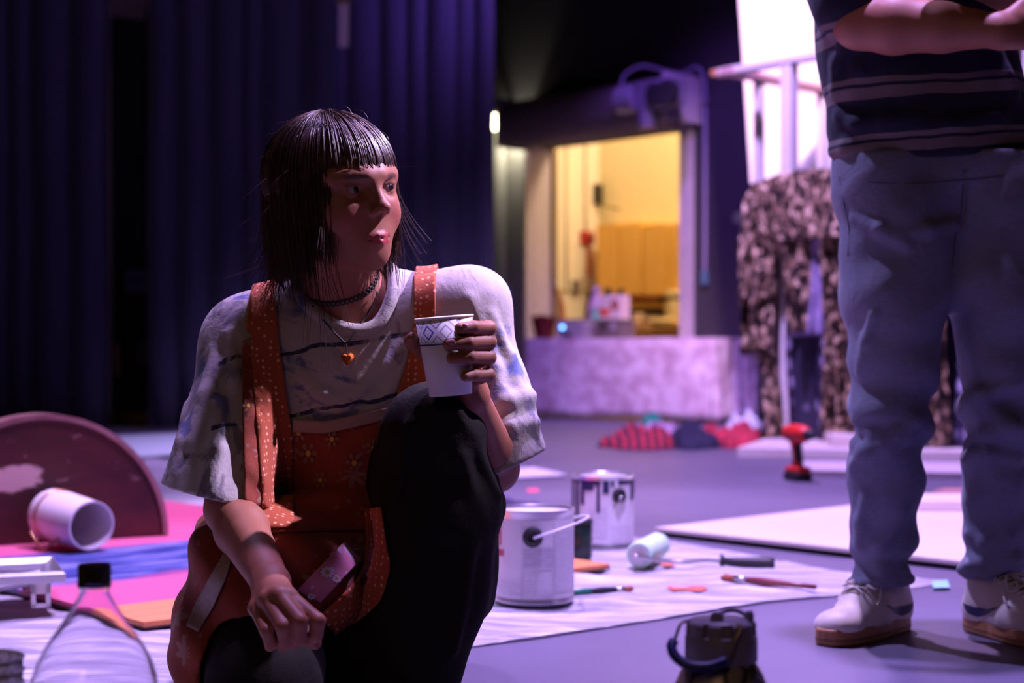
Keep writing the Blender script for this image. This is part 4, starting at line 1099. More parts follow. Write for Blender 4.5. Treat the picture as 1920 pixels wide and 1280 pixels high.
# ------------------------------------------------------------------ paper cups
def cup_mat():
    t = NT('printed_paper_cup')
    o = t.sep(t.coord())
    a = t.math('ARCTAN2', o[1], o[0])
    u = t.math('ADD', t.math('MULTIPLY', a, 9 / (2 * math.pi)), 0.15)
    v = t.math('DIVIDE', t.math('SUBTRACT', o[2], 0.0735), 0.028)
    # two interleaved rows of rounded diamonds
    du = t.math('ABSOLUTE', t.math('SUBTRACT', t.math('FRACT', u), 0.5)); dv_ = t.math('ABSOLUTE', t.math('SUBTRACT', t.math('FRACT', v), 0.5))
    d = t.math('ADD', du, dv_)
    ringm = t.math('MULTIPLY', t.math('GREATER_THAN', d, 0.27), t.math('LESS_THAN', d, 0.37))
    du2 = t.math('ABSOLUTE', t.math('SUBTRACT', t.math('FRACT', t.math('ADD', u, 0.5)), 0.5)); dv2 = t.math('ABSOLUTE', t.math('SUBTRACT', t.math('FRACT', t.math('ADD', v, 0.5)), 0.5))
    d2 = t.math('ADD', du2, dv2)
    ring2 = t.math('MULTIPLY', t.math('GREATER_THAN', d2, 0.27), t.math('LESS_THAN', d2, 0.37))
    zone = t.math('MULTIPLY', t.math('GREATER_THAN', o[2], 0.0745), t.math('LESS_THAN', o[2], 0.1055))
    alt = t.math('GREATER_THAN', t.math('FRACT', t.math('MULTIPLY', t.math('FLOOR', u), 0.5)), 0.2)
    blue, grey = (0.035, 0.045, 0.34), (0.33, 0.31, 0.38)
    c = t.mix(t.math('MULTIPLY', ringm, zone), (0.80, 0.78, 0.78), t.mix(alt, blue, grey))
    c = t.mix(t.math('MULTIPLY', ring2, zone), c, grey)
    line = t.math('MULTIPLY', t.math('GREATER_THAN', o[2], 0.0700), t.math('LESS_THAN', o[2], 0.0722))
    c = t.mix(line, c, blue)
    t.base(c); t.set(rough=0.55); return t.m
m_cup = cup_mat(); m_rim = mat('white_cup_rim', (0.82, 0.80, 0.80), 0.5)
def cup_mesh():
    return MB().lathe([(0.027, 0.006), (0.029, 0.0), (0.0295, 0.0), (0.0395, 0.106), (0.0385, 0.106), (0.0288, 0.007), (0.001, 0.006)], 48, cap0=False, cap1=False), MB().tube([(0.0395 * math.cos(a), 0.0395 * math.sin(a), 0.1065) for a in [2 * math.pi * i / 48 for i in range(48)]], 0.0016, 8, closed=True)
def paper_cup(label, loc, rot=(0, 0, 0), group=None):
    t = thing('paper_cup', label, 'cup', loc, 0, group); t.rotation_euler = rot
    w_, r_ = cup_mesh(); w_.build('cup_wall', m_cup, t, smooth=True); r_.build('rolled_rim', m_rim, t, smooth=True)
    return t
cx = XW(-33, 1.60)
c_first = paper_cup('lowest cup of the nested paper cup stack at the left edge', (cx, 1.60, 0.004), (0, 0, 0), 'stack of spare paper cups')
for k in range(1, 10):
    o2 = c_first.copy(); o2['label'] = ('topmost' if k == 9 else ['', 'second', 'third', 'fourth', 'fifth', 'sixth', 'seventh', 'eighth', 'ninth'][k] + ' from the floor') + (' cup of the nested paper cup stack at the left edge' if k == 9 else ' in the nested paper cup stack at the left edge'); COL.objects.link(o2); o2.location = (cx, 1.60, 0.004 + 0.0127 * k)
    for ch in list(c_first.children):
        d2 = ch.copy(); COL.objects.link(d2); d2.parent = o2

# ------------------------------------------------------------------ insulated bottle at the bottom
Yw = 1.64; pw = FPX / Yw
def W2(px, py, dy=0.0): return P(px, py, Yw + dy)
wc = P(1352, 1190, Yw)
t = thing('insulated_bottle', 'insulated drinking bottle with a dark lid and blue carry grip', 'bottle', (wc.x, Yw, 0.003))
zq = lambda py: CAMH - (py - HZ) / pw - 0.003
mbody = NT('printed_steel_bottle')
_vv = mbody.voro(24, None, 'Distance', 1.0, 'DISTANCE_TO_EDGE')
mbody.base(mbody.mix(mbody.ramp(_vv, [(0.03, 1.0), (0.07, 0.0)]), (0.46, 0.40, 0.36), (0.08, 0.07, 0.10))); mbody.set(rough=0.35, metal=0.4)
MB().lathe([(0.046, 0.0), (0.051, 0.004), (0.0515, 0.13), (0.0500, zq(1310)), (0.0470, zq(1282)), (0.0425, zq(1262)), (0.0370, zq(1245)), (0.034, zq(1236)), (0.033, zq(1225))], 48).build('flask', mbody.m, t, smooth='auto')
mlid = mat('dark_slate_lid', (0.29, 0.26, 0.36), 0.42)
RL_ = 0.0372
MB().lathe([(RL_ * 0.98, zq(1237)), (RL_, zq(1234)), (RL_ * 0.995, zq(1195)), (RL_ * 0.965, zq(1188)), (RL_ * 0.80, zq(1186)), (RL_ * 0.2, zq(1184))], 56).build('lid_collar', mlid, t, smooth='auto')
# crown with notches
for (a0_, a1_) in ((-172, -128), (-118, -97), (-78, -32), (-18, 40), (50, 115), (125, 178)):
    g = MB(); n = max(4, int((a1_ - a0_) / 5)); vs2 = []
    for i in range(n + 1):
        a = math.radians(a0_ + (a1_ - a0_) * i / n)
        for (r_, z_) in ((RL_ * 0.97, zq(1190)), (RL_ * 0.955, zq(1166)), (RL_ * 0.90, zq(1162)), (RL_ * 0.78, zq(1162)), (RL_ * 0.78, zq(1190))):
            vs2.append((r_ * math.cos(a), r_ * math.sin(a), z_))
    fs2 = [(i * 5 + k, (i + 1) * 5 + k, (i + 1) * 5 + (k + 1) % 5, i * 5 + (k + 1) % 5) for i in range(n) for k in range(5)]
    fs2 += [tuple(range(4, -1, -1)), tuple(n * 5 + k for k in range(5))]
    g.add(vs2, fs2); g.build('crown_segment', mlid, t, smooth='auto')
MB().lathe([(RL_ * 0.79, zq(1188)), (RL_ * 0.79, zq(1163)), (RL_ * 0.72, zq(1160)), (0.002, zq(1159))], 44).build('spout_cap', mlid, t, smooth='auto')
mh_ = Matrix.Rotation(math.radians(90), 3, 'X')
MB().lathe([(0.0066, -0.004), (0.0070, 0.0), (0.0066, 0.004)], 20, (-0.006, -0.012, zq(1155)), mh_).build('thumb_knob', mlid, t, smooth='auto')
MB().tube(smooth_pts([(-0.004, -0.008, zq(1152)), (0.006, 0.010, zq(1147)), (0.018, 0.014, zq(1148)), (0.029, 0.004, zq(1156))], 6), 0.0028, 8).build('hinge_bar', mlid, t, smooth=True)
MB().box((0.029, -0.002, zq(1154)), (0.008, 0.010, 0.012)).build('latch', mlid, t, bevel=0.003)
off = Vector((wc.x, Yw, 0.003))
L3 = lambda px, py, dy: W2(px, py, dy) - off
mwire = mat('bronze_wire', (0.36, 0.24, 0.18), 0.25, 0.9)
bl = smooth_pts([L3(1287, 1164, -0.012), L3(1276, 1170, -0.020), L3(1266, 1196, -0.030), L3(1259, 1212, -0.038), L3(1268, 1232, -0.046), L3(1292, 1247, -0.052), L3(1325, 1250, -0.054), L3(1350, 1243, -0.052), L3(1368, 1231, -0.048), L3(1378, 1202, -0.042), L3(1389, 1176, -0.038), L3(1381, 1170, -0.036)], 6)
cb = MB().tube(bl, 0.0017, 8).build('carry_bail', mwire, t, smooth=True)
MB().tube(bl[14:46], 0.0052, 12).build('blue_grip', mat('blue_silicone', (0.030, 0.035, 0.20), 0.4), cb, smooth=True)
# ------------------------------------------------------------------ implicit modelling for the figures
class Field:
    """smooth blends of rounded shapes on a grid, turned into one continuous surface"""
    def __init__(s, lo, hi, h):
        s.h = h; s.lo = np.array(lo, float); n = np.ceil((np.array(hi) - s.lo) / h).astype(int) + 1
        s.n = n; s.D = np.full(n, 1.0, np.float32)
        s.ax = [(s.lo[i] + h * np.arange(n[i])).astype(np.float32) for i in range(3)]
    def box(s, lo, hi, pad):
        sl = []
        for i in range(3):
            a = int(max(0, math.floor((min(lo[i], hi[i]) - pad - s.lo[i]) / s.h))); b = int(min(s.n[i], math.ceil((max(lo[i], hi[i]) + pad - s.lo[i]) / s.h) + 1))
            if b <= a: return None, None
            sl.append(slice(a, b))
        return tuple(sl), (s.ax[0][sl[0]][:, None, None], s.ax[1][sl[1]][None, :, None], s.ax[2][sl[2]][None, None, :])
    def put(s, sl, d, k, op):
        D = s.D[sl]
        if op == 'add':
            if k > 0:
                h = np.clip(0.5 + 0.5 * (D - d) / k, 0, 1); s.D[sl] = D * (1 - h) + d * h - k * h * (1 - h)
            else: s.D[sl] = np.minimum(D, d)
        else:
            if k > 0:
                h = np.clip(0.5 - 0.5 * (D + d) / k, 0, 1); s.D[sl] = D * (1 - h) - d * h + k * h * (1 - h)
            else: s.D[sl] = np.maximum(D, -d)
    def cone(s, a, b, ra, rb, k=0.01, op='add', flat=None, ff=1.0):
        """tapered capsule; flat = direction squeezed by ff"""
        a, b = np.array(a, float), np.array(b, float)
        pad = max(ra, rb) + k + 3 * s.h
        sl, g = s.box(np.minimum(a, b), np.maximum(a, b), pad)
        if sl is None: return s
        ab = b - a; L2 = max(float(ab @ ab), 1e-12)
        px, py, pz = g[0] - a[0], g[1] - a[1], g[2] - a[2]
        t = np.clip((px * ab[0] + py * ab[1] + pz * ab[2]) / L2, 0, 1)
        dx, dy, dz = px - t * ab[0], py - t * ab[1], pz - t * ab[2]
        if flat is not None:
            f = np.array(flat, float); f /= np.linalg.norm(f)
            c = (dx * f[0] + dy * f[1] + dz * f[2]) * (1 / ff - 1)
            dx, dy, dz = dx + c * f[0], dy + c * f[1], dz + c * f[2]
        d = np.sqrt(dx * dx + dy * dy + dz * dz) - (ra + (rb - ra) * t)
        if flat is not None: d = d * (0.5 + 0.5 * ff)
        s.put(sl, d.astype(np.float32), k, op); return s
    def chain(s, pts, rs, k=0.01, op='add', **kw):
        for i in range(len(pts) - 1): s.cone(pts[i], pts[i + 1], rs[i], rs[i + 1], k, op, **kw)
        return s
    def ell(s, c, r, k=0.01, op='add', M=None):
        """ellipsoid with half axes r along the columns of M"""
        c = np.array(c, float); R = max(r)
        sl, g = s.box(c, c, R + k + 3 * s.h)
        if sl is None: return s
        px, py, pz = g[0] - c[0], g[1] - c[1], g[2] - c[2]
        if M is None: u, v, w = px + 0 * py + 0 * pz, py + 0 * px + 0 * pz, pz + 0 * px + 0 * py
        else:
            M = np.array(M)
            u, v, w = [px * M[0, i] + py * M[1, i] + pz * M[2, i] for i in range(3)]
        k0 = np.sqrt((u / r[0]) ** 2 + (v / r[1]) ** 2 + (w / r[2]) ** 2)
        k1 = np.sqrt((u / r[0] ** 2) ** 2 + (v / r[1] ** 2) ** 2 + (w / r[2] ** 2) ** 2) + 1e-9
        d = np.where(k0 < 1e-4, -min(r), k0 * (k0 - 1) / k1)
        s.put(sl, d.astype(np.float32), k, op); return s
    def cut(s, p, n, k=0.0, region=None):
        """keep the side that n points away from"""
        p, n = np.array(p, float), np.array(n, float); n /= np.linalg.norm(n)
        if region is None: sl, g = tuple(slice(None) for _ in range(3)), (s.ax[0][:, None, None], s.ax[1][None, :, None], s.ax[2][None, None, :])
        else: sl, g = s.box(region[0], region[1], 0)
        d = -((g[0] - p[0]) * n[0] + (g[1] - p[1]) * n[1] + (g[2] - p[2]) * n[2])
        s.put(sl, d.astype(np.float32) + np.zeros_like(s.D[sl]), k, 'sub'); return s
    def warp(s, fn):
        s.D += fn(s.ax[0][:, None, None], s.ax[1][None, :, None], s.ax[2][None, None, :]).astype(np.float32); return s
    def mesh(s, relax=1):
        D = s.D; n = s.n
        ins = D < 0
        c = np.zeros(tuple(n - 1), np.uint8)
        for i in (0, 1):
            for j in (0, 1):
                for k in (0, 1):
                    c += ins[i:n[0] - 1 + i, j:n[1] - 1 + j, k:n[2] - 1 + k]
        act = np.argwhere((c > 0) & (c < 8))
        idm = np.full(tuple(n - 1), -1, np.int64); idm[tuple(act.T)] = np.arange(len(act))
        cor = np.array([(i, j, k) for i in (0, 1) for j in (0, 1) for k in (0, 1)])
        vals = np.stack([D[act[:, 0] + q[0], act[:, 1] + q[1], act[:, 2] + q[2]] for q in cor], 1)
        acc = np.zeros((len(act), 3)); cnt = np.zeros(len(act))
        for a in range(8):
            for b in range(a + 1, 8):
                if abs(cor[a] - cor[b]).sum() != 1: continue
                va, vb = vals[:, a], vals[:, b]; m = (va < 0) != (vb < 0)
                t = np.where(m, va / np.where(m, va - vb, 1), 0)
                acc += np.where(m[:, None], cor[a] + t[:, None] * (cor[b] - cor[a]), 0); cnt += m
        V = (act + acc / cnt[:, None]) * s.h + s.lo
        F = []
        for ax in range(3):
            o1, o2 = [(1, 2), (2, 0), (0, 1)][ax]
            sa = [slice(None)] * 3; sb = [slice(None)] * 3
            sa[ax] = slice(0, n[ax] - 1); sb[ax] = slice(1, n[ax])
            x = ins[tuple(sa)] != ins[tuple(sb)]
            e = np.argwhere(x)
            e = e[(e[:, o1] > 0) & (e[:, o2] > 0) & (e[:, o1] < n[o1] - 1) & (e[:, o2] < n[o2] - 1)]
            if not len(e): continue
            q = []
            for (d1, d2) in ((-1, -1), (0, -1), (0, 0), (-1, 0)):
                g = e.copy(); g[:, o1] += d1; g[:, o2] += d2
                q.append(idm[g[:, 0], g[:, 1], g[:, 2]])
            q = np.stack(q, 1)
            fl = ins[e[:, 0], e[:, 1], e[:, 2]]
            q = np.where(fl[:, None], q, q[:, ::-1])
            F.append(q)
        F = np.concatenate(F); F = F[(F >= 0).all(1)]
        for _ in range(relax):
            S = np.zeros_like(V); N = np.zeros(len(V))
            for i in range(4):
                a, b = F[:, i], F[:, (i + 1) % 4]
                np.add.at(S, a, V[b]); np.add.at(S, b, V[a]); np.add.at(N, a, 1); np.add.at(N, b, 1)
            V = V * 0.5 + 0.5 * S / np.maximum(N, 1)[:, None]
        return V, F

def np_obj(name, V, F, m, parent=None, loc=None, colors=None):
    off = np.array(world_loc(parent)) if parent is not None else np.array(loc if loc is not None else (0, 0, 0), float)
    me = bpy.data.meshes.new(name)
    V = np.asarray(V, np.float64) - off; F = np.asarray(F)
    me.vertices.add(len(V)); me.vertices.foreach_set('co', V.astype(np.float32).ravel())
    k = F.shape[1]
    me.loops.add(F.size); me.loops.foreach_set('vertex_index', F.astype(np.int32).ravel())
    me.polygons.add(len(F)); me.polygons.foreach_set('loop_start', (np.arange(len(F)) * k).astype(np.int32))
    me.polygons.foreach_set('use_smooth', np.ones(len(F), bool))
    me.update(calc_edges=True); me.validate()
    if colors is not None:
        at = me.color_attributes.new('tint', 'FLOAT_COLOR', 'POINT')
        at.data.foreach_set('color', np.concatenate([colors, np.ones((len(colors), 1))], 1).astype(np.float32).ravel())
    o = bpy.data.objects.new(name, me); COL.objects.link(o); me.materials.append(m)
    if parent is not None: o.parent = parent
    elif loc is not None: o.location = loc
    return o
def join_vf(*parts):
    V = []; F = []; b = 0
    for (v, f) in parts: V.append(v); F.append(f + b); b += len(v)
    return np.concatenate(V), np.concatenate(F)
def bvh_of(V, F): return BVHTree.FromPolygons([tuple(q) for q in V], [tuple(int(i) for i in f) for f in F])
def project_sheet(bvh, fn, nu, nv, d, off, miss=None):
    """lay a sheet on a surface: points fn(u,v) are sent along d and lifted by off"""
    d0 = Vector(d).normalized() if d is not None else None; pts = []
    for j in range(nv + 1):
        for i in range(nu + 1):
            p = Vector(fn(i / nu, j / nv))
            d = d0 if d0 is not None else (p - Vector((0, 0, CAMH))).normalized()
            hit, nrm, _, _ = bvh.ray_cast(p, d)
            if hit is None: pts.append(None)
            else:
                if nrm.dot(d) > 0: nrm = -nrm
                pts.append(hit - d * off * 0.7 + nrm * off * 0.3)
    m = MB(); ids = {}
    for j in range(nv):
        for i in range(nu):
            k = (j * (nu + 1) + i, j * (nu + 1) + i + 1, (j + 1) * (nu + 1) + i + 1, (j + 1) * (nu + 1) + i)
            if any(pts[q] is None for q in k): continue
            if max((pts[k[0]] - pts[k[2]]).length, (pts[k[1]] - pts[k[3]]).length) > 0.09: continue
            f = []
            for q in k:
                if q not in ids: ids[q] = len(m.v); m.v.append(tuple(pts[q]))
                f.append(ids[q])
            m.f.append(tuple(f))
    # even out little steps
    nb = {}
    for f in m.f:
        for q in range(4):
            nb.setdefault(f[q], set()).update((f[(q + 1) % 4], f[q - 1]))
    return m

# ------------------------------------------------------------------ materials of the figures
def skin_mat(name, c):
    t = NT(name)
    a = t.n('ShaderNodeAttribute'); a.attribute_name = 'tint'
    f = t.noise(40, 4)
    t.base(t.mix(1.0, a.outputs['Color'], t.ramp(f, [(0.3, (0.90, 0.88, 0.88)), (0.7, (1.0, 1.0, 1.0))]), 'MULTIPLY'))
    t.set(rough=0.56, sss=0.0); t.bump(t.noise(260, 3), 0.12, 0.002)
    t.b.inputs['Subsurface Weight'].default_value = 0.12
    t.b.inputs['Subsurface Radius'].default_value = (0.012, 0.004, 0.002)
    return t.m
def fabric(name, col, rough=0.9, bump=0.25, scale=300, wr=0.25):
    t = NT(name); t.base(col); t.set(rough=rough, sheen=0.08)
    b = t.n('ShaderNodeBump'); b.inputs['Strength'].default_value = wr; b.inputs['Distance'].default_value = 0.012
    t.l(t.noise(16, 4, None, 0.8), b.inputs['Height'])
    t.bump(t.noise(scale, 2), bump, 0.002, b.outputs['Normal'])
    return t

# ------------------------------------------------------------------ head builder (local axes: left, forward, up)
def head_field(F, T, full=True):
    """adds a head to field F; T maps head-local metres to world"""
    Rm = np.array(T.to_3x3())
    def w(l, f, u): return np.array(T @ Vector((l, f, u)))
    E = lambda c, r, k=0.012, op='add': F.ell(w(*c), r, k, op, Rm)
    C = lambda a, b, ra, rb, k=0.012, op='add', **kw: F.cone(w(*a), w(*b), ra, rb, k, op, **kw)
    E((0, -0.012, 0.022), (0.074, 0.094, 0.080), 0.0)
    E((0, 0.025, 0.000), (0.066, 0.068, 0.080), 0.03)
    E((0, 0.030, -0.048), (0.056, 0.056, 0.060), 0.03)
    for s in (-1, 1):
        C((s * 0.058, -0.005, -0.040), (s * 0.046, 0.012, -0.076), 0.014, 0.015, 0.03)
        C((s * 0.046, 0.012, -0.074), (s * 0.012, 0.066, -0.094), 0.016, 0.015, 0.03)
        E((s * 0.038, 0.058, -0.038), (0.024, 0.022, 0.024), 0.025)           # cheek
        C((s * 0.012, 0.088, 0.018), (s * 0.052, 0.066, 0.018), 0.008, 0.008, 0.02)  # brow
    E((0, 0.071, -0.094), (0.019, 0.016, 0.015), 0.02)                        # chin
    E((0, 0.074, -0.068), (0.030, 0.018, 0.022), 0.02)                        # muzzle
    for s in (-1, 1):
        E((s * 0.032, 0.093, -0.001), (0.019, 0.013, 0.011), 0.012, 'sub')    # socket
    C((0, 0.086, 0.012), (0, 0.105, -0.022), 0.0062, 0.0075, 0.010)           # nose ridge
    E((0, 0.1095, -0.0275), (0.0090, 0.0098, 0.0085), 0.006)
    for s in (-1, 1):
        E((s * 0.0098, 0.0985, -0.0325), (0.0062, 0.0090, 0.0066), 0.005)
        E((s * 0.0052, 0.1045, -0.0385), (0.0030, 0.0046, 0.0026), 0.002, 'sub')
    if full:
        # lids
        for s in (-1, 1):
            E((s * 0.032, 0.0735, 0.0005), (0.0152, 0.0145, 0.0140), 0.004)
            E((s * 0.0325, 0.089, -0.0002), (0.0125, 0.010, 0.0048), 0.002, 'sub')
            C((s * 0.019, 0.0855, 0.0062), (s * 0.046, 0.0800, 0.0052), 0.0018, 0.0014, 0.004)   # upper lid fold
        # lips
        for s in (-1, 1):
            C((s * 0.0035, 0.0960, -0.0665), (s * 0.021, 0.0850, -0.0715), 0.0038, 0.0022, 0.005)
            C((0, 0.0945, -0.0765), (s * 0.017, 0.0860, -0.0735), 0.0045, 0.0024, 0.005)
        C((-0.020, 0.0915, -0.0712), (0.020, 0.0915, -0.0712), 0.0011, 0.0011, 0.002, 'sub')
        C((0, 0.0985, -0.0712), (0, 0.090, -0.0712), 0.0012, 0.0012, 0.002, 'sub')
        C((0, 0.101, -0.046), (0, 0.0990, -0.060), 0.0020, 0.0020, 0.004, 'sub')     # philtrum
    for s in (-1, 1):                                                          # ears
        C((s * 0.072, -0.012, 0.012), (s * 0.068, -0.006, -0.032), 0.012, 0.008, 0.006, flat=w(1, 0, 0) - w(0, 0, 0), ff=0.45)
    return w
def head_tint(V, T, base, lips, blush, brow):
    inv = np.array(T.inverted())
    L = V @ inv[:3, :3].T + inv[:3, 3]
    col = np.tile(np.array(base), (len(V), 1))
    def blob(c, r, colr, k):
        d = (((L - np.array(c)) / np.array(r)) ** 2).sum(1)
        wgt = np.clip(1.35 - d, 0, 1)[:, None] * k
        col[:] = col * (1 - wgt) + np.array(colr) * wgt
    for s in (-1, 1):
        blob((s * 0.042, 0.070, -0.040), (0.026, 0.03, 0.022), blush, 0.55)
        blob((s * 0.009, 0.098, -0.0672), (0.0135, 0.02, 0.0036), lips, 0.9)
        blob((s * 0.008, 0.098, -0.0760), (0.0125, 0.02, 0.0046), lips, 0.9)
        blob((s * 0.033, 0.086, 0.0165), (0.019, 0.03, 0.0036), brow, 0.85)
        blob((s * 0.0325, 0.088, 0.0052), (0.0145, 0.02, 0.0016), brow, 0.6)
    blob((0, 0.114, -0.029), (0.012, 0.014, 0.011), blush, 0.45)
    return col
def add_eyes(T, parent, look=(0, 0)):
    Rm = T.to_3x3()
    mw = mat('eye_white', (0.36, 0.31, 0.31), 0.3); mi = mat('brown_iris', (0.055, 0.030, 0.020), 0.25); mpu = mat('pupil_black', (0.004, 0.004, 0.005), 0.15)
    for s in (-1, 1):
        c = T @ Vector((s * 0.032, 0.0735, 0.0))
        e = MB().ball(c, 0.0128, 24, 16).build('eye', mw, parent, smooth=True, world=True)
        dv_ = (Rm @ Vector((look[0], 1, look[1]))).normalized()
        q = dv_.to_track_quat('Z', 'Y').to_matrix()
        MB().lathe([(0.0060, 0.0113), (0.0054, 0.0122), (0.0030, 0.0130), (0.0004, 0.0132)], 24, c, q).build('iris', mi, e, smooth=True, world=True)
        MB().lathe([(0.0030, 0.01315), (0.0004, 0.0134)], 18, c, q).build('pupil', mpu, e, smooth=True, world=True)
# ------------------------------------------------------------------ crouching woman
def frame(origin, yaw, roll, pitch=0.0):
    y = math.radians(yaw)
    f = Vector((math.sin(y), -math.cos(y), 0)); l = Vector((math.cos(y), math.sin(y), 0)); u = Vector((0, 0, 1))
    p = math.radians(pitch); f, u = f * math.cos(p) + u * math.sin(p), u * math.cos(p) - f * math.sin(p)
    r = math.radians(roll); l, u = l * math.cos(r) + u * math.sin(r), u * math.cos(r) - l * math.sin(r)
    m = Matrix(((l.x, f.x, u.x, origin.x), (l.y, f.y, u.y, origin.y), (l.z, f.z, u.z, origin.z), (0, 0, 0, 1)))
    return m
WBASE = Vector((-0.27, 2.42, 0.0))
HT = frame(P(629, 357, 2.33), 44, 7, -2)
SKIN = (0.33, 0.118, 0.066)
NB = P(645, 560, 2.44)
# one continuous skin surface: head, neck, torso, arms and hands
hc = HT.to_translation()
# torso, arms and hands
SR, SL = P(452, 642, 2.43), P(876, 585, 2.45)
ER, WR = P(432, 955, 2.31), P(508, 1092, 2.10)
EL, WL = P(928, 878, 2.41), P(884, 742, 2.265)
Fb = Field((-0.50, 1.955, 0.125), (0.05, 2.72, 0.91), 0.0025)
wv = head_field(Fb, HT)
Fb.cone(wv(0, -0.028, -0.055), NB, 0.052, 0.055, 0.02)
Fb.cone(NB, P(640, 640, 2.47), 0.058, 0.085, 0.03)
Fb.cone(NB + Vector((0, 0.02, -0.02)), SR, 0.040, 0.046, 0.04); Fb.cone(NB + Vector((0, 0.02, -0.02)), SL, 0.040, 0.046, 0.04)
Fb.cone(P(640, 700, 2.48), P(610, 980, 2.62), 0.115, 0.12, 0.05, flat=(0, 1, 0.2), ff=0.75)
Fb.chain([SR, ER], [0.044, 0.036], 0.03); Fb.chain([ER, ER + (WR - ER) * 0.3, WR], [0.036, 0.037, 0.0245], 0.012)
Fb.chain([SL, EL], [0.044, 0.035], 0.03); Fb.chain([EL, EL + (WL - EL) * 0.3, WL], [0.035, 0.036, 0.0235], 0.012)
# right hand: loose fist on the thigh
Fr = Fb
MC = [P(541, 1118, 2.035), P(522, 1116, 2.030), P(500, 1124, 2.035), P(480, 1140, 2.045)]
PI = [P(596, 1164, 2.015), P(562, 1164, 2.000), P(530, 1174, 2.000), P(500, 1182, 2.010)]
DI = [P(592, 1190, 2.02), P(562, 1195, 2.010), P(536, 1202, 2.012), P(508, 1206, 2.02)]
TI = [P(577, 1200, 2.045), P(552, 1206, 2.040), P(530, 1212, 2.042), P(506, 1212, 2.045)]
for m_, rr_ in zip(MC, (0.0115, 0.0118, 0.0112, 0.010)):
    Fr.cone(WR + (m_ - WR) * 0.05, m_, 0.019, rr_, 0.012)
for a_, b_, c_, d_, rr_ in zip(MC, PI, DI, TI, (0.0100, 0.0102, 0.0097, 0.0088)):
    Fr.chain([a_, b_, c_, d_], [rr_ * 1.10, rr_ * 1.0, rr_ * 0.92, rr_ * 0.80], 0.003)
    Fr.ell(a_, (rr_ * 1.15,) * 3, 0.004)
Fr.chain([WR, P(545, 1145, 2.075), P(572, 1178, 2.065), P(590, 1205, 2.05)], [0.018, 0.0135, 0.0115, 0.0092], 0.006)
# left hand: around the cup
CY = 2.195
cup_b, cup_t = P(845, 740, CY), P(832, 597, CY)
cax = (cup_t - cup_b).normalized()
ctilt = math.atan2(cax.x, cax.z)
def cp_(ang, rad, py):
    """point around the cup: 0 = image right, -90 = towards the camera"""
    k = (CAMH - (py - HZ) / FPX * CY - cup_b.z) / cax.z
    c = cup_b + cax * k; a = math.radians(ang)
    return c + Vector((math.cos(a) * rad, math.sin(a) * rad, 0))
def cr(py): return 0.0295 + 0.010 * max(0, min(1, (740 - py) / 143))
Fl = Fb
rows = [(617, 615, 613, -62, 0.0098), (643, 641, 642, -84, 0.0100), (672, 670, 668, -80, 0.0096), (702, 703, 702, -55, 0.0086)]
mcs = []
for (y0, y1, y2, a2_, r_) in rows:
    mc = cp_(62, cr(y0) + 0.020, y0 + 14); pip = cp_(4, cr(y1) + 0.0225, y1); dip = cp_(a2_ * 0.55, cr(y2) + r_ * 1.02, y2 + 1); tip = cp_(a2_, cr(y2) + r_ * 0.88, y2 + 3)
    mcs.append(mc)
    Fl.chain([mc, pip, dip, tip], [r_ * 1.12, r_ * 1.05, r_ * 0.95, r_ * 0.80], 0.003)
    Fl.ell(pip, (r_ * 1.10,) * 3, 0.003)
for mc, r_ in zip(mcs, (0.0125, 0.0125, 0.012, 0.011)):
    Fl.cone(WL + (mc - WL) * 0.05, mc, 0.019, r_, 0.012)
Fl.chain([mcs[0], mcs[1], mcs[2], mcs[3]], [0.012, 0.0125, 0.012, 0.011], 0.008)
Fl.chain([WL + Vector((-0.005, 0.012, 0.01)), cp_(95, cr(690) + 0.017, 690), cp_(135, cr(655) + 0.013, 655), cp_(172, cr(640) + 0.0100, 640), cp_(192, cr(634) + 0.0085, 633)], [0.018, 0.0155, 0.0125, 0.0105, 0.0085], 0.006)
V_, F_ = Fb.mesh(1)
bcol = head_tint(V_, HT, SKIN, (0.36, 0.03, 0.04), (0.37, 0.085, 0.055), (0.10, 0.05, 0.035))
bV = V_
for pts, c_, rr_ in ((DI + PI, (0.43, 0.13, 0.085), 0.016), (TI, (0.44, 0.12, 0.08), 0.014)):
    for q in pts:
        d_ = np.linalg.norm(bV - np.array(q), axis=1); w_ = np.clip(1 - d_ / rr_, 0, 1)[:, None] * 0.5
        bcol = bcol * (1 - w_) + np.array(c_) * w_
woman = np_obj('person', V_, F_, skin_mat('fair_skin', SKIN), None, WBASE, bcol)
tag(woman, 'crouching person in tie-dyed t-shirt and orange apron holding a paper cup', 'person')
add_eyes(HT, woman, (0.30, 0.02))
# finger nails on the cup hand
m_nail = mat('short_nail', (0.50, 0.22, 0.20), 0.25)
for (y0, y1, y2, a2_, r_) in rows[:2]:
    q = cp_(a2_ * 0.93, cr(y2) + r_ * 1.62, y2 + 0)
    MB().ball(q, (0.0048, 0.0020, 0.0042), 12, 8).build('fingernail', m_nail, woman, smooth=True, world=True)

# the held cup
cup = paper_cup('white paper cup with blue diamond print held in the raised hand', cup_b, (0, ctilt, math.radians(20)))

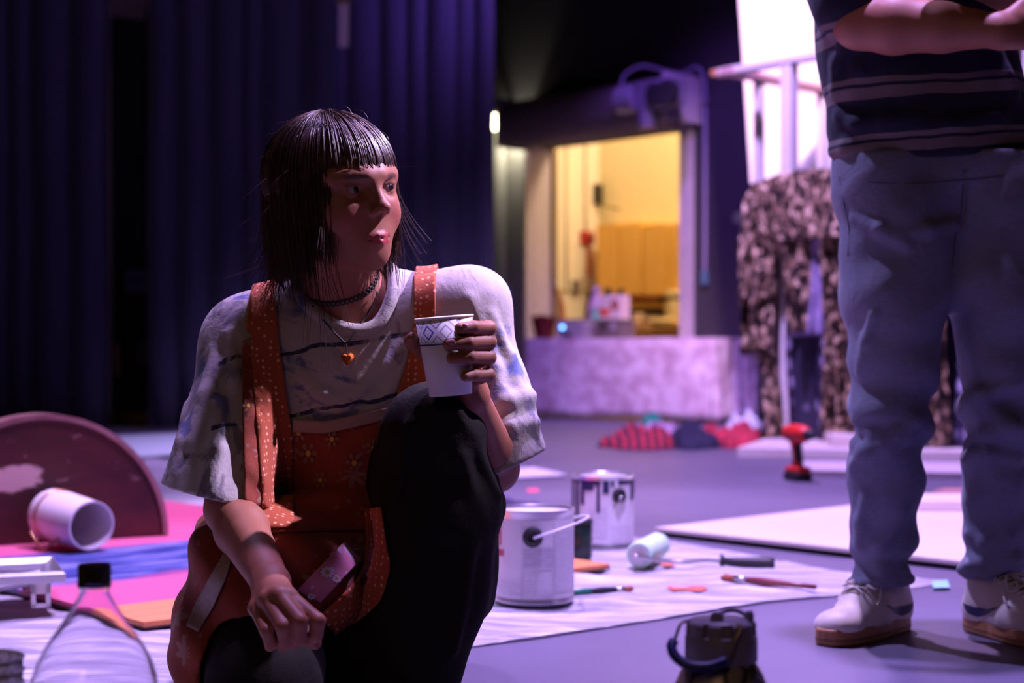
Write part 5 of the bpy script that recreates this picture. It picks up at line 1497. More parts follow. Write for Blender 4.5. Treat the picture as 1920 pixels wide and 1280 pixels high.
# ------------------------------------------------------------------ hair
mhair = NT('brown_hair')
mhair.base(mhair.ramp(mhair.noise(30, 3), [(0.3, (0.034, 0.015, 0.011)), (0.7, (0.080, 0.036, 0.026))])); mhair.set(rough=0.40, spec=0.5)
Fc = Field(hc - Vector((0.16, 0.16, 0.19)), hc + Vector((0.15, 0.15, 0.15)), 0.0032)
Rm = np.array(HT.to_3x3())
Fc.ell(wv(0, -0.014, 0.022), (0.083, 0.104, 0.087), 0.0, 'add', Rm)
Fc.cone(wv(0, -0.030, 0.01), wv(0, -0.034, -0.085), 0.082, 0.070, 0.03)
Fc.ell(wv(0, 0.105, -0.045), (0.070, 0.080, 0.086), 0.008, 'sub', Rm)
Fc.ell(wv(0, 0.080, -0.120), (0.060, 0.085, 0.070), 0.012, 'sub', Rm)
Fc.cut(wv(0, 0, -0.100), wv(0, 0, -1) - wv(0, 0, 0), 0.01)
cV, cF = Fc.mesh(1)
hair = np_obj('hair', cV, cF, mhair.m, woman)
def strands(n, seed):
    r = random.Random(seed); V = []; Fq = []
    def one(pts, rad):
        b = len(V); k = len(pts)
        for j, p in enumerate(pts):
            t = (pts[min(j + 1, k - 1)] - pts[max(j - 1, 0)]).normalized()
            e = t.orthogonal().normalized(); g = t.cross(e)
            rr2 = rad * (1.0 if j < k * 0.7 else max(0.25, 1 - (j / k - 0.7) * 2.4))
            for i in range(3):
                a = 2 * math.pi * i / 3
                V.append(p + (e * math.cos(a) + g * math.sin(a)) * rr2)
        for j in range(k - 1):
            for i in range(3):
                Fq.append((b + j * 3 + i, b + j * 3 + (i + 1) % 3, b + (j + 1) * 3 + (i + 1) % 3, b + (j + 1) * 3 + i))
    for s_ in range(n):
        phi = r.uniform(-180, 180)                      # 0 = front, + = her left
        a = math.radians(phi); lift = r.uniform(-0.002, 0.004) + (0.004 if r.random() < 0.08 else 0)
        al, af, au = 0.084 + lift, 0.106 + lift, 0.088 + lift
        front = abs(phi) < 46
        side = 46 <= abs(phi) < 66
        if front: end = r.gauss(0.039, 0.006) + (0.010 if phi > 22 and r.random() < 0.4 else 0)
        elif side: end = r.uniform(-0.105, -0.06) if r.random() < 0.98 else r.uniform(-0.16, -0.12)
        else: end = r.gauss(-0.116, 0.014) if r.random() < 0.98 else r.uniform(-0.17, -0.13)
        wild = r.random() < (0.05 if not front else 0.03)
        jt = r.uniform(-5, 5); pts = []
        a_ = a + math.radians(jt)
        th0 = r.uniform(2, 22)
        for k in range(9):
            th = math.radians(th0 + (86 - th0) * k / 8)
            l_ = al * math.sin(th) * math.sin(a_); f_ = -0.014 + af * math.sin(th) * math.cos(a_); u_ = 0.022 + au * math.cos(th)
            pts.append((l_, f_, u_))
            if u_ < end: break
        l0, f0, u0 = pts[-1]
        if u0 > end:
            m_ = 9 if not front else 3
            w1, w2 = r.uniform(-0.006, 0.006), r.uniform(-0.006, 0.006)
            fl = r.uniform(0.0, 0.06) if wild else r.uniform(-0.004, 0.004)
            for k in range(1, m_ + 1):
                t = k / m_
                pull = -0.10 * (t ** 2) * (1 if abs(phi) > 66 else 0.4) + 0.0
                l_ = l0 * (1 + pull) + w1 * math.sin(2.5 * t) + fl * t * t * math.sin(a_); f_ = f0 * (1 + pull * 0.5) + w2 * math.sin(2.5 * t) + fl * t * t * math.cos(a_)
                pts.append((l_, f_, u0 + (end - u0) * t))
        one([HT @ Vector(q) for q in pts], r.uniform(0.00055, 0.00105) if not wild else 0.00035)
    for s_ in range(46):                                 # stray hairs
        phi = math.radians(r.choice([r.uniform(-170, -75), r.uniform(90, 180)])); l0, f0 = 0.085 * math.sin(phi), -0.014 + 0.106 * math.cos(phi)
        u0 = r.uniform(-0.10, 0.06); e_ = r.uniform(0.02, 0.07); dn = r.uniform(-0.07, 0.01); cv = r.uniform(-0.02, 0.02)
        pts = [(l0 * 0.97 + math.sin(phi) * e_ * t + cv * t * t, f0 * 0.97 + math.cos(phi) * e_ * t * 0.7 - cv * t, u0 + dn * t * t - 0.01 * t) for t in [k / 8 for k in range(9)]]
        one([HT @ Vector(q) for q in pts], 0.00026)
    for s_ in range(110):                                # loose ends behind the near shoulder
        phi = math.radians(r.gauss(-134, 20)); l0, f0 = 0.080 * math.sin(phi), -0.014 + 0.102 * math.cos(phi)
        u0 = r.uniform(-0.10, -0.02); e_ = abs(r.gauss(0.018, 0.020)); dn = r.uniform(-0.10, -0.03); cv = r.uniform(-0.012, 0.012)
        pts = [(l0 * 0.97 + math.sin(phi) * e_ * t ** 1.6 + cv * math.sin(3 * t), f0 * 0.97 + math.cos(phi) * e_ * t ** 1.6 - cv * t, u0 + dn * t) for t in [k / 9 for k in range(10)]]
        one([HT @ Vector(q) for q in pts], 0.00042)
    for s_ in range(40):                                 # fly-away hair over the crown
        phi = math.radians(r.uniform(-180, 180)); th = math.radians(r.uniform(5, 60)); e_ = r.uniform(0.006, 0.018)
        pts = []
        for k in range(8):
            t2 = th + math.radians(26) * k / 7; ex = 1 + e_ * math.sin(math.pi * k / 7) / 0.1
            pts.append((0.086 * ex * math.sin(t2) * math.sin(phi), -0.014 + 0.108 * ex * math.sin(t2) * math.cos(phi), 0.022 + 0.090 * ex * math.cos(t2)))
        one([HT @ Vector(q) for q in pts], 0.00026)
    for (l0, f0, u0, l1, f1, u1) in ((-0.070, 0.040, -0.02, -0.060, 0.055, -0.24), (-0.066, 0.048, -0.02, -0.040, 0.070, -0.20), (-0.072, 0.034, -0.02, -0.080, 0.05, -0.25), (0.066, 0.044, -0.02, 0.062, 0.05, -0.16), (0.066, 0.048, -0.02, 0.066, 0.058, -0.15), (-0.075, 0.02, 0.0, -0.098, 0.03, -0.22), (-0.070, 0.036, 0.0, -0.052, 0.062, -0.17)):
        for s_ in range(3):
            j1, j2 = r.uniform(-0.006, 0.006), r.uniform(-0.008, 0.008); bw = r.uniform(-0.014, 0.014)
            pts = [(l0 + (l1 - l0) * t + j1 + bw * math.sin(math.pi * t), f0 + (f1 - f0) * t + j2 * t, u0 + (u1 - u0) * t * r.uniform(0.97, 1.0)) for t in [k / 12 for k in range(13)]]
            one([HT @ Vector(q) for q in pts], 0.00042)
    return np.array([tuple(q) for q in V]), np.array(Fq)
sV, sF = strands(3000, 21)
so = np_obj('hair_strands', sV, sF, mhair.m, hair); so['kind'] = 'stuff'

# ------------------------------------------------------------------ t-shirt
SRh, SLh = P(403, 935, 2.335), P(944, 872, 2.415)
def shirt_field(h):
    F = Field((-0.64, 2.13, 0.10), (0.16, 2.86, 0.72), h)
    F.cone(NB + Vector((-0.03, 0.03, -0.03)), SR, 0.054, 0.058, 0.0); F.cone(NB + Vector((0.03, 0.03, -0.025)), SL, 0.054, 0.060, 0.05)
    F.cone(P(650, 660, 2.48), P(640, 760, 2.49), 0.135, 0.150, 0.06, flat=(0, 1, 0.2), ff=0.72)
    F.cone(P(640, 760, 2.49), P(605, 1000, 2.64), 0.150, 0.165, 0.06, flat=(0, 1, 0.3), ff=0.78)
    F.cone(SR + Vector((0.01, 0, 0.0)), SRh + (SRh - SR) * 0.12, 0.058, 0.090, 0.05)
    F.cone(SL, SLh + (SLh - SL) * 0.12, 0.058, 0.074, 0.05)
    def folds(x, y, z):
        d = 0.0035 * np.sin(38 * (z + 0.5 * x) + 3 * np.sin(9 * x + 4 * y)) * np.exp(-((x + 0.02) / 0.14) ** 2)
        d = d + 0.0040 * np.sin(30 * (x * 1.2 + 0.45 * z) + 2.5 * np.sin(7 * z + 5 * y)) * np.exp(-((x + 0.47) / 0.13) ** 2)
        d = d + 0.0045 * np.sin(26 * (z - 0.7 * x) + 2 * np.sin(8 * x)) * np.exp(-((x + 0.25) / 0.13) ** 2) * np.clip((0.56 - z) / 0.1, 0, 1)
        return d + 0 * (x + y + z)
    F.warp(folds)
    # neck opening
    return F
rough_bvh = bvh_of(*shirt_field(0.009).mesh(1))
CN = P(655, 548, 2.425); nn = Vector((-0.20, -0.42, 0.885)).normalized()
n1_ = Vector((1, 0, 0)); n1_ = (n1_ - nn * n1_.dot(nn)).normalized(); n2_ = nn.cross(n1_)
def neck_ring(r1, r2):
    out = []
    for i in range(56):
        a = 2 * math.pi * i / 56
        p_ = CN + n1_ * r1 * math.cos(a) + n2_ * r2 * math.sin(a)
        h_, nr_, _, _ = rough_bvh.ray_cast(p_ + nn * 0.25, -nn)
        out.append(h_ if h_ is not None else p_)
    for _ in range(3): out = [(out[i - 1] + out[i] * 2 + out[(i + 1) % 56]) / 4 for i in range(56)]
    return out
Fs = shirt_field(0.0042)
def crease(F, bvh, pts, r, depth=0.3, k=0.014):
    """raised fold along pixel points on a surface"""
    q = []
    for (x, y) in pts:
        o = Vector((0, 0, CAMH)); d_ = (P(x, y, 1.0) - o).normalized(); h_, n_, _, _ = bvh.ray_cast(o, d_)
        if h_ is not None: q.append(h_ + d_ * r * depth)
    for i in range(len(q) - 1):
        if (q[i] - q[i + 1]).length > 0.14: continue
        f0 = math.sin(math.pi * (i + 0.3) / len(q)) * 0.6 + 0.4; f1 = math.sin(math.pi * (i + 1.3) / (len(q) + 0.6)) * 0.6 + 0.4
        F.cone(q[i], q[i + 1], r * f0, r * f1, k)
for (pts, r_) in (([(640, 760), (680, 725), (720, 685), (752, 645)], 0.009), ([(690, 770), (725, 735), (758, 690)], 0.007), ([(560, 700), (600, 735), (640, 752)], 0.006),
                  ([(880, 560), (905, 620), (925, 690), (940, 750)], 0.009), ([(920, 590), (955, 670), (975, 740)], 0.008), ([(915, 770), (955, 752), (995, 742)], 0.010), ([(905, 815), (955, 800), (1002, 792)], 0.010),
                  ([(430, 630), (440, 720), (455, 800), (462, 880)], 0.009), ([(400, 660), (385, 740), (360, 830)], 0.008), ([(440, 700), (470, 790), (480, 900)], 0.008), ([(350, 760), (340, 830), (330, 890)], 0.007), ([(400, 760), (410, 840), (400, 920)], 0.007)):
    crease(Fs, rough_bvh, pts, r_)
for i in range(-4, 5):                                   # neck opening
    pass
Fs.cone(CN - nn * 0.10, CN + nn * 0.16, 0.066, 0.070, 0.004, 'sub')
Fs.cut(P(400, 928, 2.335), (-0.22, -0.05, -0.97), 0.0, (Vector((-0.64, 2.13, 0.10)), Vector((-0.335, 2.60, 0.50))))
Fs.cut(P(978, 862, 2.425), (0.41, 0.0, -0.91), 0.0, (Vector((-0.075, 2.13, 0.10)), Vector((0.16, 2.70, 0.50))))
Fs.cone(SR + (SRh - SR) * 0.62, SRh + (SRh - SR) * 0.35, 0.054, 0.080, 0.004, 'sub')
Fs.cone(SL + (SLh - SL) * 0.50, SLh + (SLh - SL) * 0.40, 0.038, 0.062, 0.004, 'sub')
shV, shF = Fs.mesh(2)
def tie_dye():
    f = fabric('tie_dyed_cotton', (0.7, 0.7, 0.7), 0.9, 0.2, 400, 0.30)
    n1 = f.noise(9, 5, f.coord((1, 1, 1.4)), 1.2, 0.6); n2 = f.noise(7, 5, f.coord((1.3, 1, 1)), 1.4, 0.6); n3 = f.noise(3.2, 2)
    c = f.mix(f.ramp(n3, [(0.40, 0.0), (0.65, 0.5)]), (0.44, 0.405, 0.39), (0.32, 0.255, 0.21))
    c = f.mix(f.ramp(n1, [(0.57, 0.0), (0.64, 0.85)]), c, (0.07, 0.09, 0.27))
    c = f.mix(f.ramp(n2, [(0.60, 0.0), (0.66, 0.75)]), c, (0.09, 0.075, 0.11))
    o = f.sep(f.coord()); x, z = o[0], o[2]
    wob = f.math('MULTIPLY', f.math('SUBTRACT', f.noise(22, 3), 0.5), 0.018)
    br = f.ramp(f.noise(30, 3, f.coord((1, 0.2, 0.2))), [(0.40, 0.0), (0.50, 1.0)])
    xm = f.math('MULTIPLY', f.math('GREATER_THAN', x, -0.16), f.math('LESS_THAN', x, 0.13))
    for (z0, sl, wd) in ((0.5375, 0.14, 0.0032), (0.447, 0.16, 0.0028)):
        line = f.math('ADD', f.math('SUBTRACT', z, f.math('MULTIPLY', x, sl)), wob)
        k = f.math('LESS_THAN', f.math('ABSOLUTE', f.math('SUBTRACT', line, z0)), wd)
        c = f.mix(f.math('MULTIPLY', f.math('MULTIPLY', k, br), xm), c, (0.03, 0.035, 0.08))
    for (px, py, yy, rad, colr) in ((925, 640, 2.38, 0.030, (0.045, 0.075, 0.30)), (965, 690, 2.40, 0.026, (0.07, 0.11, 0.36)), (985, 765, 2.40, 0.024, (0.10, 0.09, 0.20)), (930, 735, 2.37, 0.022, (0.14, 0.12, 0.22)), (975, 835, 2.40, 0.024, (0.06, 0.10, 0.30)),
                                    (385, 690, 2.36, 0.026, (0.09, 0.10, 0.20)), (350, 830, 2.33, 0.030, (0.16, 0.12, 0.10)), (430, 820, 2.31, 0.026, (0.07, 0.09, 0.22)), (745, 625, 2.36, 0.016, (0.06, 0.09, 0.30)), (440, 700, 2.34, 0.022, (0.12, 0.13, 0.24))):
        q = P(px, py, yy) - WBASE
        vm = f.n('ShaderNodeVectorMath'); vm.operation = 'DISTANCE'; f.l(f.coord(), vm.inputs[0]); vm.inputs[1].default_value = tuple(q)
        m_ = f.math('ADD', f.math('DIVIDE', vm.outputs['Value'], rad), f.math('MULTIPLY', f.math('SUBTRACT', f.noise(26, 4, None, 0.8), 0.5), 2.6))
        c = f.mix(f.ramp(m_, [(0.45, 0.9), (0.95, 0.0)]), c, colr)
    f.base(c); return f.m
m_tee = tie_dye()
tee = np_obj('tshirt', shV, shF, m_tee, woman)
tee_bvh = bvh_of(shV, shF)
cr_ = neck_ring(0.0725, 0.0725)
MB().tube(cr_, 0.0105, 12, closed=True).build('collar', m_tee, tee, smooth=True, world=True)
# ------------------------------------------------------------------ trousers
KL = P(812, 806, 2.29)
HR, HL = Vector((-0.37, 2.66, 0.20)), Vector((-0.20, 2.68, 0.22))
KR = P(492, 1290, 2.17)
Ft = Field((-0.62, 2.00, -0.01), (0.10, 2.95, 0.54), 0.0048)
Ft.cone(HR, HL, 0.125, 0.125, 0.0)
Ft.cone(HL, KL + Vector((0, 0.01, -0.005)), 0.110, 0.072, 0.05)
Ft.ell(KL, (0.064, 0.062, 0.062), 0.03)
AL = P(748, 1300, 2.30)
Ft.chain([KL + Vector((0, 0.02, -0.02)), P(818, 940, 2.34), P(806, 1110, 2.33), AL], [0.068, 0.092, 0.086, 0.072], 0.03)
Ft.cone(P(880, 900, 2.38), P(915, 940, 2.36), 0.050, 0.026, 0.03)
Ft.cone(P(870, 960, 2.42), P(880, 1120, 2.40), 0.050, 0.040, 0.05)
Ft.cone(HR, KR, 0.105, 0.080, 0.05)
Ft.chain([KR, Vector((-0.44, 2.60, 0.075))], [0.072, 0.060], 0.03)
Ft.cone(HL + Vector((-0.05, -0.15, -0.06)), P(640, 1270, 2.35), 0.09, 0.07, 0.05)
def tfold(x, y, z):
    d = 0.0040 * np.sin(24 * (x * 1.4 + 0.35 * z) + 2.2 * np.sin(11 * z)) * np.clip((0.46 - z) / 0.10, 0, 1)
    d = d + 0.0030 * np.sin(34 * (z - 0.8 * x + 0.5 * y) + 2 * np.sin(9 * x))
    return d
Ft.warp(tfold)
for (a_, b_, r_) in ((P(855, 770, 2.235), P(935, 930, 2.31), 0.010), (P(862, 860, 2.245), P(905, 1000, 2.29), 0.010), (P(770, 800, 2.225), P(740, 960, 2.245), 0.008), (P(880, 1010, 2.27), P(850, 1220, 2.25), 0.012)):
    Ft.cone(a_, b_, r_, r_ * 0.5, 0.016)
Ft.cut((0, 0, 0.006), (0, 0, -1))
tV_, tF_ = Ft.mesh(2)
ft = fabric('charcoal_twill', (0.02, 0.02, 0.02), 0.85, 0.2, 350, 0.3)
ft.base(ft.ramp(ft.noise(12, 4), [(0.3, (0.010, 0.009, 0.007)), (0.7, (0.018, 0.016, 0.012))]))
ft.set(spec=0.12, sheen=0.0)
pants = np_obj('trousers', tV_, tF_, ft.m, woman)
# shoes
m_shoe = mat('black_canvas_shoe', (0.02, 0.018, 0.02), 0.7); m_sole = mat('rubber_sole', (0.45, 0.42, 0.42), 0.6)
for (hx, hy, dx, dy) in ((-0.175, 2.36, 0.03, -1), (-0.44, 2.66, 0.0, 1)):
    d_ = Vector((dx, dy, 0)).normalized(); h_ = Vector((hx, hy, 0.045))
    Fo = Field((min(hx, hx + d_.x * .24) - .07, min(hy, hy + d_.y * .24) - .07, -0.005), (max(hx, hx + d_.x * .24) + .07, max(hy, hy + d_.y * .24) + .07, 0.13), 0.005)
    Fo.cone(h_ + Vector((0, 0, 0.03)), h_, 0.040, 0.036, 0.0); Fo.cone(h_, h_ + d_ * 0.17 + Vector((0, 0, -0.008)), 0.036, 0.034, 0.03)
    Fo.cut((0, 0, 0.012), (0, 0, -1)); v_, f_ = Fo.mesh(2)
    shoe = np_obj('shoe', v_, f_, m_shoe, woman)
    n_ = Vector((-d_.y, d_.x, 0)); pl = []
    for i in range(28):
        a = 2 * math.pi * i / 28; k = 0.085 + 0.125 * math.cos(a); pl.append((hx + d_.x * k + n_.x * 0.040 * math.sin(a), hy + d_.y * k + n_.y * 0.040 * math.sin(a)))
    MB().prism(pl if True else pl, 0.001, 0.018).build('sole', m_sole, shoe, world=True)

# ------------------------------------------------------------------ apron
def dot_cloth(name, c1, c2, dotc, sc_=70):
    f = fabric(name, c1, 0.9, 0.2, 400, 0.2)
    v = f.voro(sc_, f.coord(), 'Distance', 0.25); n = f.noise(10, 3)
    f.base(f.mix(f.ramp(v, [(0.20, 0.85), (0.30, 0.0)]), f.ramp(n, [(0.3, c1), (0.7, c2)]), dotc)); return f.m
def flower_cloth(name, c1, c2, petal, eye, sc_=16):
    f = fabric(name, c1, 0.9, 0.2, 400, 0.25)
    co = f.coord()
    q = f.n('ShaderNodeTexVoronoi'); q.inputs['Scale'].default_value = sc_; f.l(co, q.inputs['Vector'])
    dd = f.n('ShaderNodeVectorMath'); dd.operation = 'SUBTRACT'
    sc2 = f.n('ShaderNodeVectorMath'); sc2.operation = 'SCALE'; sc2.inputs['Scale'].default_value = 1.0
    f.l(co, sc2.inputs[0]); f.l(sc2.outputs[0], dd.inputs[0]); f.l(q.outputs['Position'], dd.inputs[1])
    o = f.sep(dd.outputs[0])
    ang_ = f.math('ARCTAN2', o[2], o[0]); pet = f.math('ADD', 0.30, f.math('MULTIPLY', f.math('COSINE', f.math('MULTIPLY', ang_, 7)), 0.09))
    inside = f.math('LESS_THAN', q.outputs['Distance'], pet); core = f.math('LESS_THAN', q.outputs['Distance'], 0.11)
    big = f.math('GREATER_THAN', f.sep(q.outputs['Color'])[0], 0.45)
    n = f.noise(14, 4)
    c = f.mix(f.math('MULTIPLY', f.math('MULTIPLY', inside, big), 0.75), f.ramp(n, [(0.35, c1), (0.65, c2)]), petal)
    c = f.mix(f.math('MULTIPLY', core, big), c, eye)
    sp = f.voro(46, None, 'Distance', 1.0); c = f.mix(f.ramp(sp, [(0.12, 0.55), (0.2, 0.0)]), c, petal)
    f.base(c); return f.m
ORG, ORG2 = (0.34, 0.058, 0.014), (0.42, 0.085, 0.022)
m_strap = dot_cloth('orange_polka_cotton', ORG, ORG2, (0.80, 0.42, 0.25), 105)
m_bib = flower_cloth('rust_floral_cotton', (0.20, 0.026, 0.010), (0.27, 0.045, 0.015), (0.30, 0.17, 0.13), (0.34, 0.13, 0.03), 17)
m_pinkf = flower_cloth('pink_daisy_cotton', (0.52, 0.14, 0.22), (0.62, 0.22, 0.30), (0.72, 0.68, 0.74), (0.75, 0.45, 0.06), 24)
m_lace = mat('cream_lace', (0.40, 0.27, 0.23), 0.9, bump=0.6, bscale=300)
def strip(pts, w):
    """ribbon through pixel points with widths"""
    def fn(u, v):
        k = v * (len(pts) - 1); i = min(int(k), len(pts) - 2); t = k - i
        x = pts[i][0] + (pts[i + 1][0] - pts[i][0]) * t; y = pts[i][1] + (pts[i + 1][1] - pts[i][1]) * t
        dx, dy = pts[i + 1][0] - pts[i][0], pts[i + 1][1] - pts[i][1]; l_ = math.hypot(dx, dy)
        ww = (w[i] + (w[i + 1] - w[i]) * t)
        o = (u - 0.5) * ww
        return P(x - dy / l_ * o * -1, y + dx / l_ * o * -1, 1.75)
    return fn
def quadpx(a, b, c, d):
    def fn(u, v):
        x = (a[0] * (1 - u) + b[0] * u) * (1 - v) + (d[0] * (1 - u) + c[0] * u) * v
        y = (a[1] * (1 - u) + b[1] * u) * (1 - v) + (d[1] * (1 - u) + c[1] * u) * v
        return P(x, y, 1.75)
    return fn
# skirt volume over the right thigh
Fk = Field((-0.58, 2.02, 0.04), (-0.08, 2.80, 0.48), 0.0046)
Fk.cone(P(600, 930, 2.52), P(560, 1030, 2.50), 0.145, 0.135, 0.0, flat=(0, 1, 0.2), ff=0.85)
Fk.cone(P(560, 1020, 2.52), P(505, 1120, 2.34), 0.135, 0.125, 0.06)
Fk.cone(P(505, 1120, 2.36), P(470, 1215, 2.28), 0.115, 0.100, 0.05)
Fk.cone(P(450, 1180, 2.32), P(440, 1290, 2.28), 0.058, 0.050, 0.05)
Fk.cone(P(420, 1140, 2.36), P(418, 1205, 2.30), 0.050, 0.040, 0.05)
def kfold(x, y, z):
    return 0.0095 * np.sin(40 * (x * 0.75 + z * 0.75 + 0.2 * y) + 2.2 * np.sin(8 * z + 6 * x)) + 0.0035 * np.sin(70 * (x * 0.8 + z) + 1.5 * np.sin(12 * z))
Fk.warp(kfold)
Fk.cone(KR + (HR - KR) * 0.30, KR, 0.094, 0.086, 0.004, 'sub')
Fk.cone(KR, KR - Vector((-0.05, 0.25, 0.02)), 0.086, 0.095, 0.004, 'sub')
Fk.cone(P(640, 1215, 2.2), P(800, 1240, 2.2), 0.05, 0.09, 0.01, 'sub')
Fk.cut((0, 0, 0.05), (0, 0, -1), 0.005)
Fk.cut(P(708, 1060, 2.3), (0.96, 0.0, -0.20), 0.01)
Fk.cut(P(600, 925, 2.4), (-0.1, 0.0, 1.0), 0.01)
kV, kF = Fk.mesh(2)
apron = np_obj('apron', kV, kF, m_bib, woman)
both = bvh_of(*join_vf((shV, shF), (kV, kF)))
def lay(name, fn, nu, nv, off, m, parent=apron, b=None, d=None, solid=0.0022):
    s = project_sheet(b or tee_bvh, fn, nu, nv, d, off)
    return s.build(name, m, parent, smooth=True, world=True, solid=solid)
lay('bib', quadpx((452, 812), (770, 775), (775, 990), (465, 1000)), 50, 34, 0.006, m_bib, b=both)
lay('side_ruffle', quadpx((452, 640), (484, 625), (490, 985), (458, 990)), 8, 44, 0.008, m_bib, b=both)
lay('shoulder_strap', strip([(493, 553), (496, 640), (504, 730), (514, 820), (518, 905), (520, 992)], [44, 52, 62, 66, 62, 58]), 12, 60, 0.012, m_strap, b=both)
lay('shoulder_strap', strip([(797, 513), (797, 600), (785, 680), (772, 740), (765, 800)], [42, 40, 44, 58, 60]), 12, 40, 0.010, m_strap)
for (px0, px1, yy) in ((470, 516, 2.36), (777, 818, 2.38)):
    xa, xb = XW(px0, 2.40), XW(px1, 2.40)
    lay('shoulder_strap', lambda u, v, xa=xa, xb=xb, yy=yy: Vector((xa + (xb - xa) * u, yy + 0.20 * v, 0.9)), 8, 20, 0.007, m_strap, d=(0, 0, -1))
lay('lace_trim', strip([(548, 796), (610, 800), (660, 790), (700, 780), (745, 770)], [24, 22, 22, 22, 22]), 6, 40, 0.011, m_lace)
lay('hip_band', strip([(700, 952), (705, 1010), (708, 1060), (690, 1108), (655, 1142), (612, 1168)], [34, 40, 52, 62, 60, 44]), 12, 40, 0.008, m_strap, b=bvh_of(*join_vf((kV, kF), (tV_, tF_))))
lay('pocket', quadpx((642, 1018), (672, 1052), (598, 1128), (556, 1106)), 18, 24, 0.011, m_pinkf, b=bvh_of(kV, kF), solid=0.003)
skirt_bvh = bvh_of(kV, kF)
m_cream_c = mat('cream_cotton', (0.46, 0.38, 0.36), 0.9, color2=(0.24, 0.16, 0.13), scale=20, bump=0.3)
lay('cream_ruffle', strip([(432, 1030), (412, 1080), (388, 1130), (362, 1180)], [14, 26, 32, 24]), 10, 26, 0.008, m_cream_c, b=skirt_bvh)
m_dais = mat('white_daisy_print', (0.74, 0.70, 0.76), 0.9); m_deye = mat('yellow_daisy_print', (0.70, 0.40, 0.05), 0.9)
def daisy(px, py, r, b, off, parent, n=9, mp_=None, sq=0.8):
    g = MB(); o = Vector((0, 0, CAMH))
    def hitp(x, y, o2):
        d_ = (P(x, y, 1.0) - o).normalized(); h_, n_, _, _ = b.ray_cast(o, d_)
        return None if h_ is None else h_ - d_ * o2
    for i in range(n):
        a = 2 * math.pi * i / n + px; pts = []
        for (t, w_) in ((0.25, 0.0), (0.55, 0.20), (0.85, 0.20), (1.0, 0.0), (0.85, -0.20), (0.55, -0.20)):
            x = px + r * (t * math.cos(a) - w_ * math.sin(a)); y = py + r * sq * (t * math.sin(a) + w_ * math.cos(a))
            pts.append(hitp(x, y, off))
        if all(q is not None for q in pts): g.add(pts, [tuple(range(6))])
    if not g.v: return
    d_ = g.build('daisy_print', mp_ or m_dais, parent, world=True)
    pts = [hitp(px + r * 0.28 * math.cos(2 * math.pi * i / 10), py + r * sq * 0.28 * math.sin(2 * math.pi * i / 10), off + 0.0006) for i in range(10)]
    if all(q is not None for q in pts): MB().add(pts, [tuple(range(10))]).build('daisy_eye', m_deye, d_, world=True)
for (x_, y_, r_) in ((614, 1072, 14), (634, 1062, 13), (632, 1084, 10), (626, 1040, 8), (584, 1118, 8), (660, 1044, 7)):
    daisy(x_, y_, r_, skirt_bvh, 0.0155, apron)
m_spr = mat('beige_sprig_print', (0.28, 0.14, 0.095), 0.9)
for (x_, y_, r_) in ((560, 812, 15), (578, 850, 18), (622, 823, 14), (664, 868, 17), (700, 840, 15), (600, 900, 14), (690, 905, 12), (480, 700, 13), (466, 760, 12), (500, 930, 12), (540, 880, 11)):
    daisy(x_, y_, r_, tee_bvh, 0.0100, apron, 6, m_spr, 1.2)
# black cord necklace with amber heart, and choker
def on_tee(px, py, off=0.010):
    o = Vector((0, 0, CAMH)); d_ = (P(px, py, 1.0) - o).normalized()
    best = None
    for b in (tee_bvh, body_bvh):
        h, n_, _, dist = b.ray_cast(o, d_)
        if h is not None and (best is None or dist < best[1]): best = (h, dist)
    return best[0] - d_ * off if best else P(px, py, 2.35)
body_bvh = bvh_of(V_, F_)
m_cord = mat('black_cord', (0.012, 0.010, 0.012), 0.6)
nk = [on_tee(x, y) for (x, y) in ((585, 572), (598, 590), (612, 606), (628, 624), (641, 637), (649, 643), (658, 634), (670, 617), (683, 598), (695, 578), (704, 560), (708, 545))]
neck = MB().tube(smooth_pts(nk, 4), 0.0013, 6).build('necklace', m_cord, woman, smooth=True, world=True)
pc_ = on_tee(651, 672, 0.010)
mamb = mat('amber_resin', (0.62, 0.16, 0.03), 0.2)
g = MB()
n = 20
for k_, sc__ in ((-1, 0.6), (0, 1.0), (1, 0.6)):
    for i in range(n):
        a = 2 * math.pi * i / n
        hx = 16 * math.sin(a) ** 3; hy = 13 * math.cos(a) - 5 * math.cos(2 * a) - 2 * math.cos(3 * a) - math.cos(4 * a)
        g.v.append((pc_.x + hx * 0.00062 * sc__, pc_.y + k_ * 0.004, pc_.z + hy * 0.00072 * sc__))
g.f = [(r_ * n + i, r_ * n + (i + 1) % n, (r_ + 1) * n + (i + 1) % n, (r_ + 1) * n + i) for r_ in range(2) for i in range(n)] + [tuple(range(n)), tuple(range(3 * n - 1, 2 * n - 1, -1))]
g.build('amber_heart', mamb, neck, smooth=True, world=True)
MB().tube([nk[5], pc_ + Vector((0, 0, 0.008))], 0.0011, 6).build('pendant_loop', m_cord, neck, world=True)
nx0 = Vector(wv(0, -0.028, -0.055)); nxd = (NB - nx0).normalized(); e1 = nxd.orthogonal().normalized(); e2 = nxd.cross(e1)
cc = nx0 + (NB - nx0) * 0.72
for ph_ in (0, math.pi):
    pts = []
    for i in range(140):
        a = 2 * math.pi * i / 140
        pts.append(cc + (e1 * math.cos(a) + e2 * math.sin(a)) * 0.0590 + nxd * 0.0045 * math.sin(a * 26 + ph_))
    MB().tube(pts, 0.0017, 5, closed=True).build('choker', m_cord, woman, smooth=True, world=True)
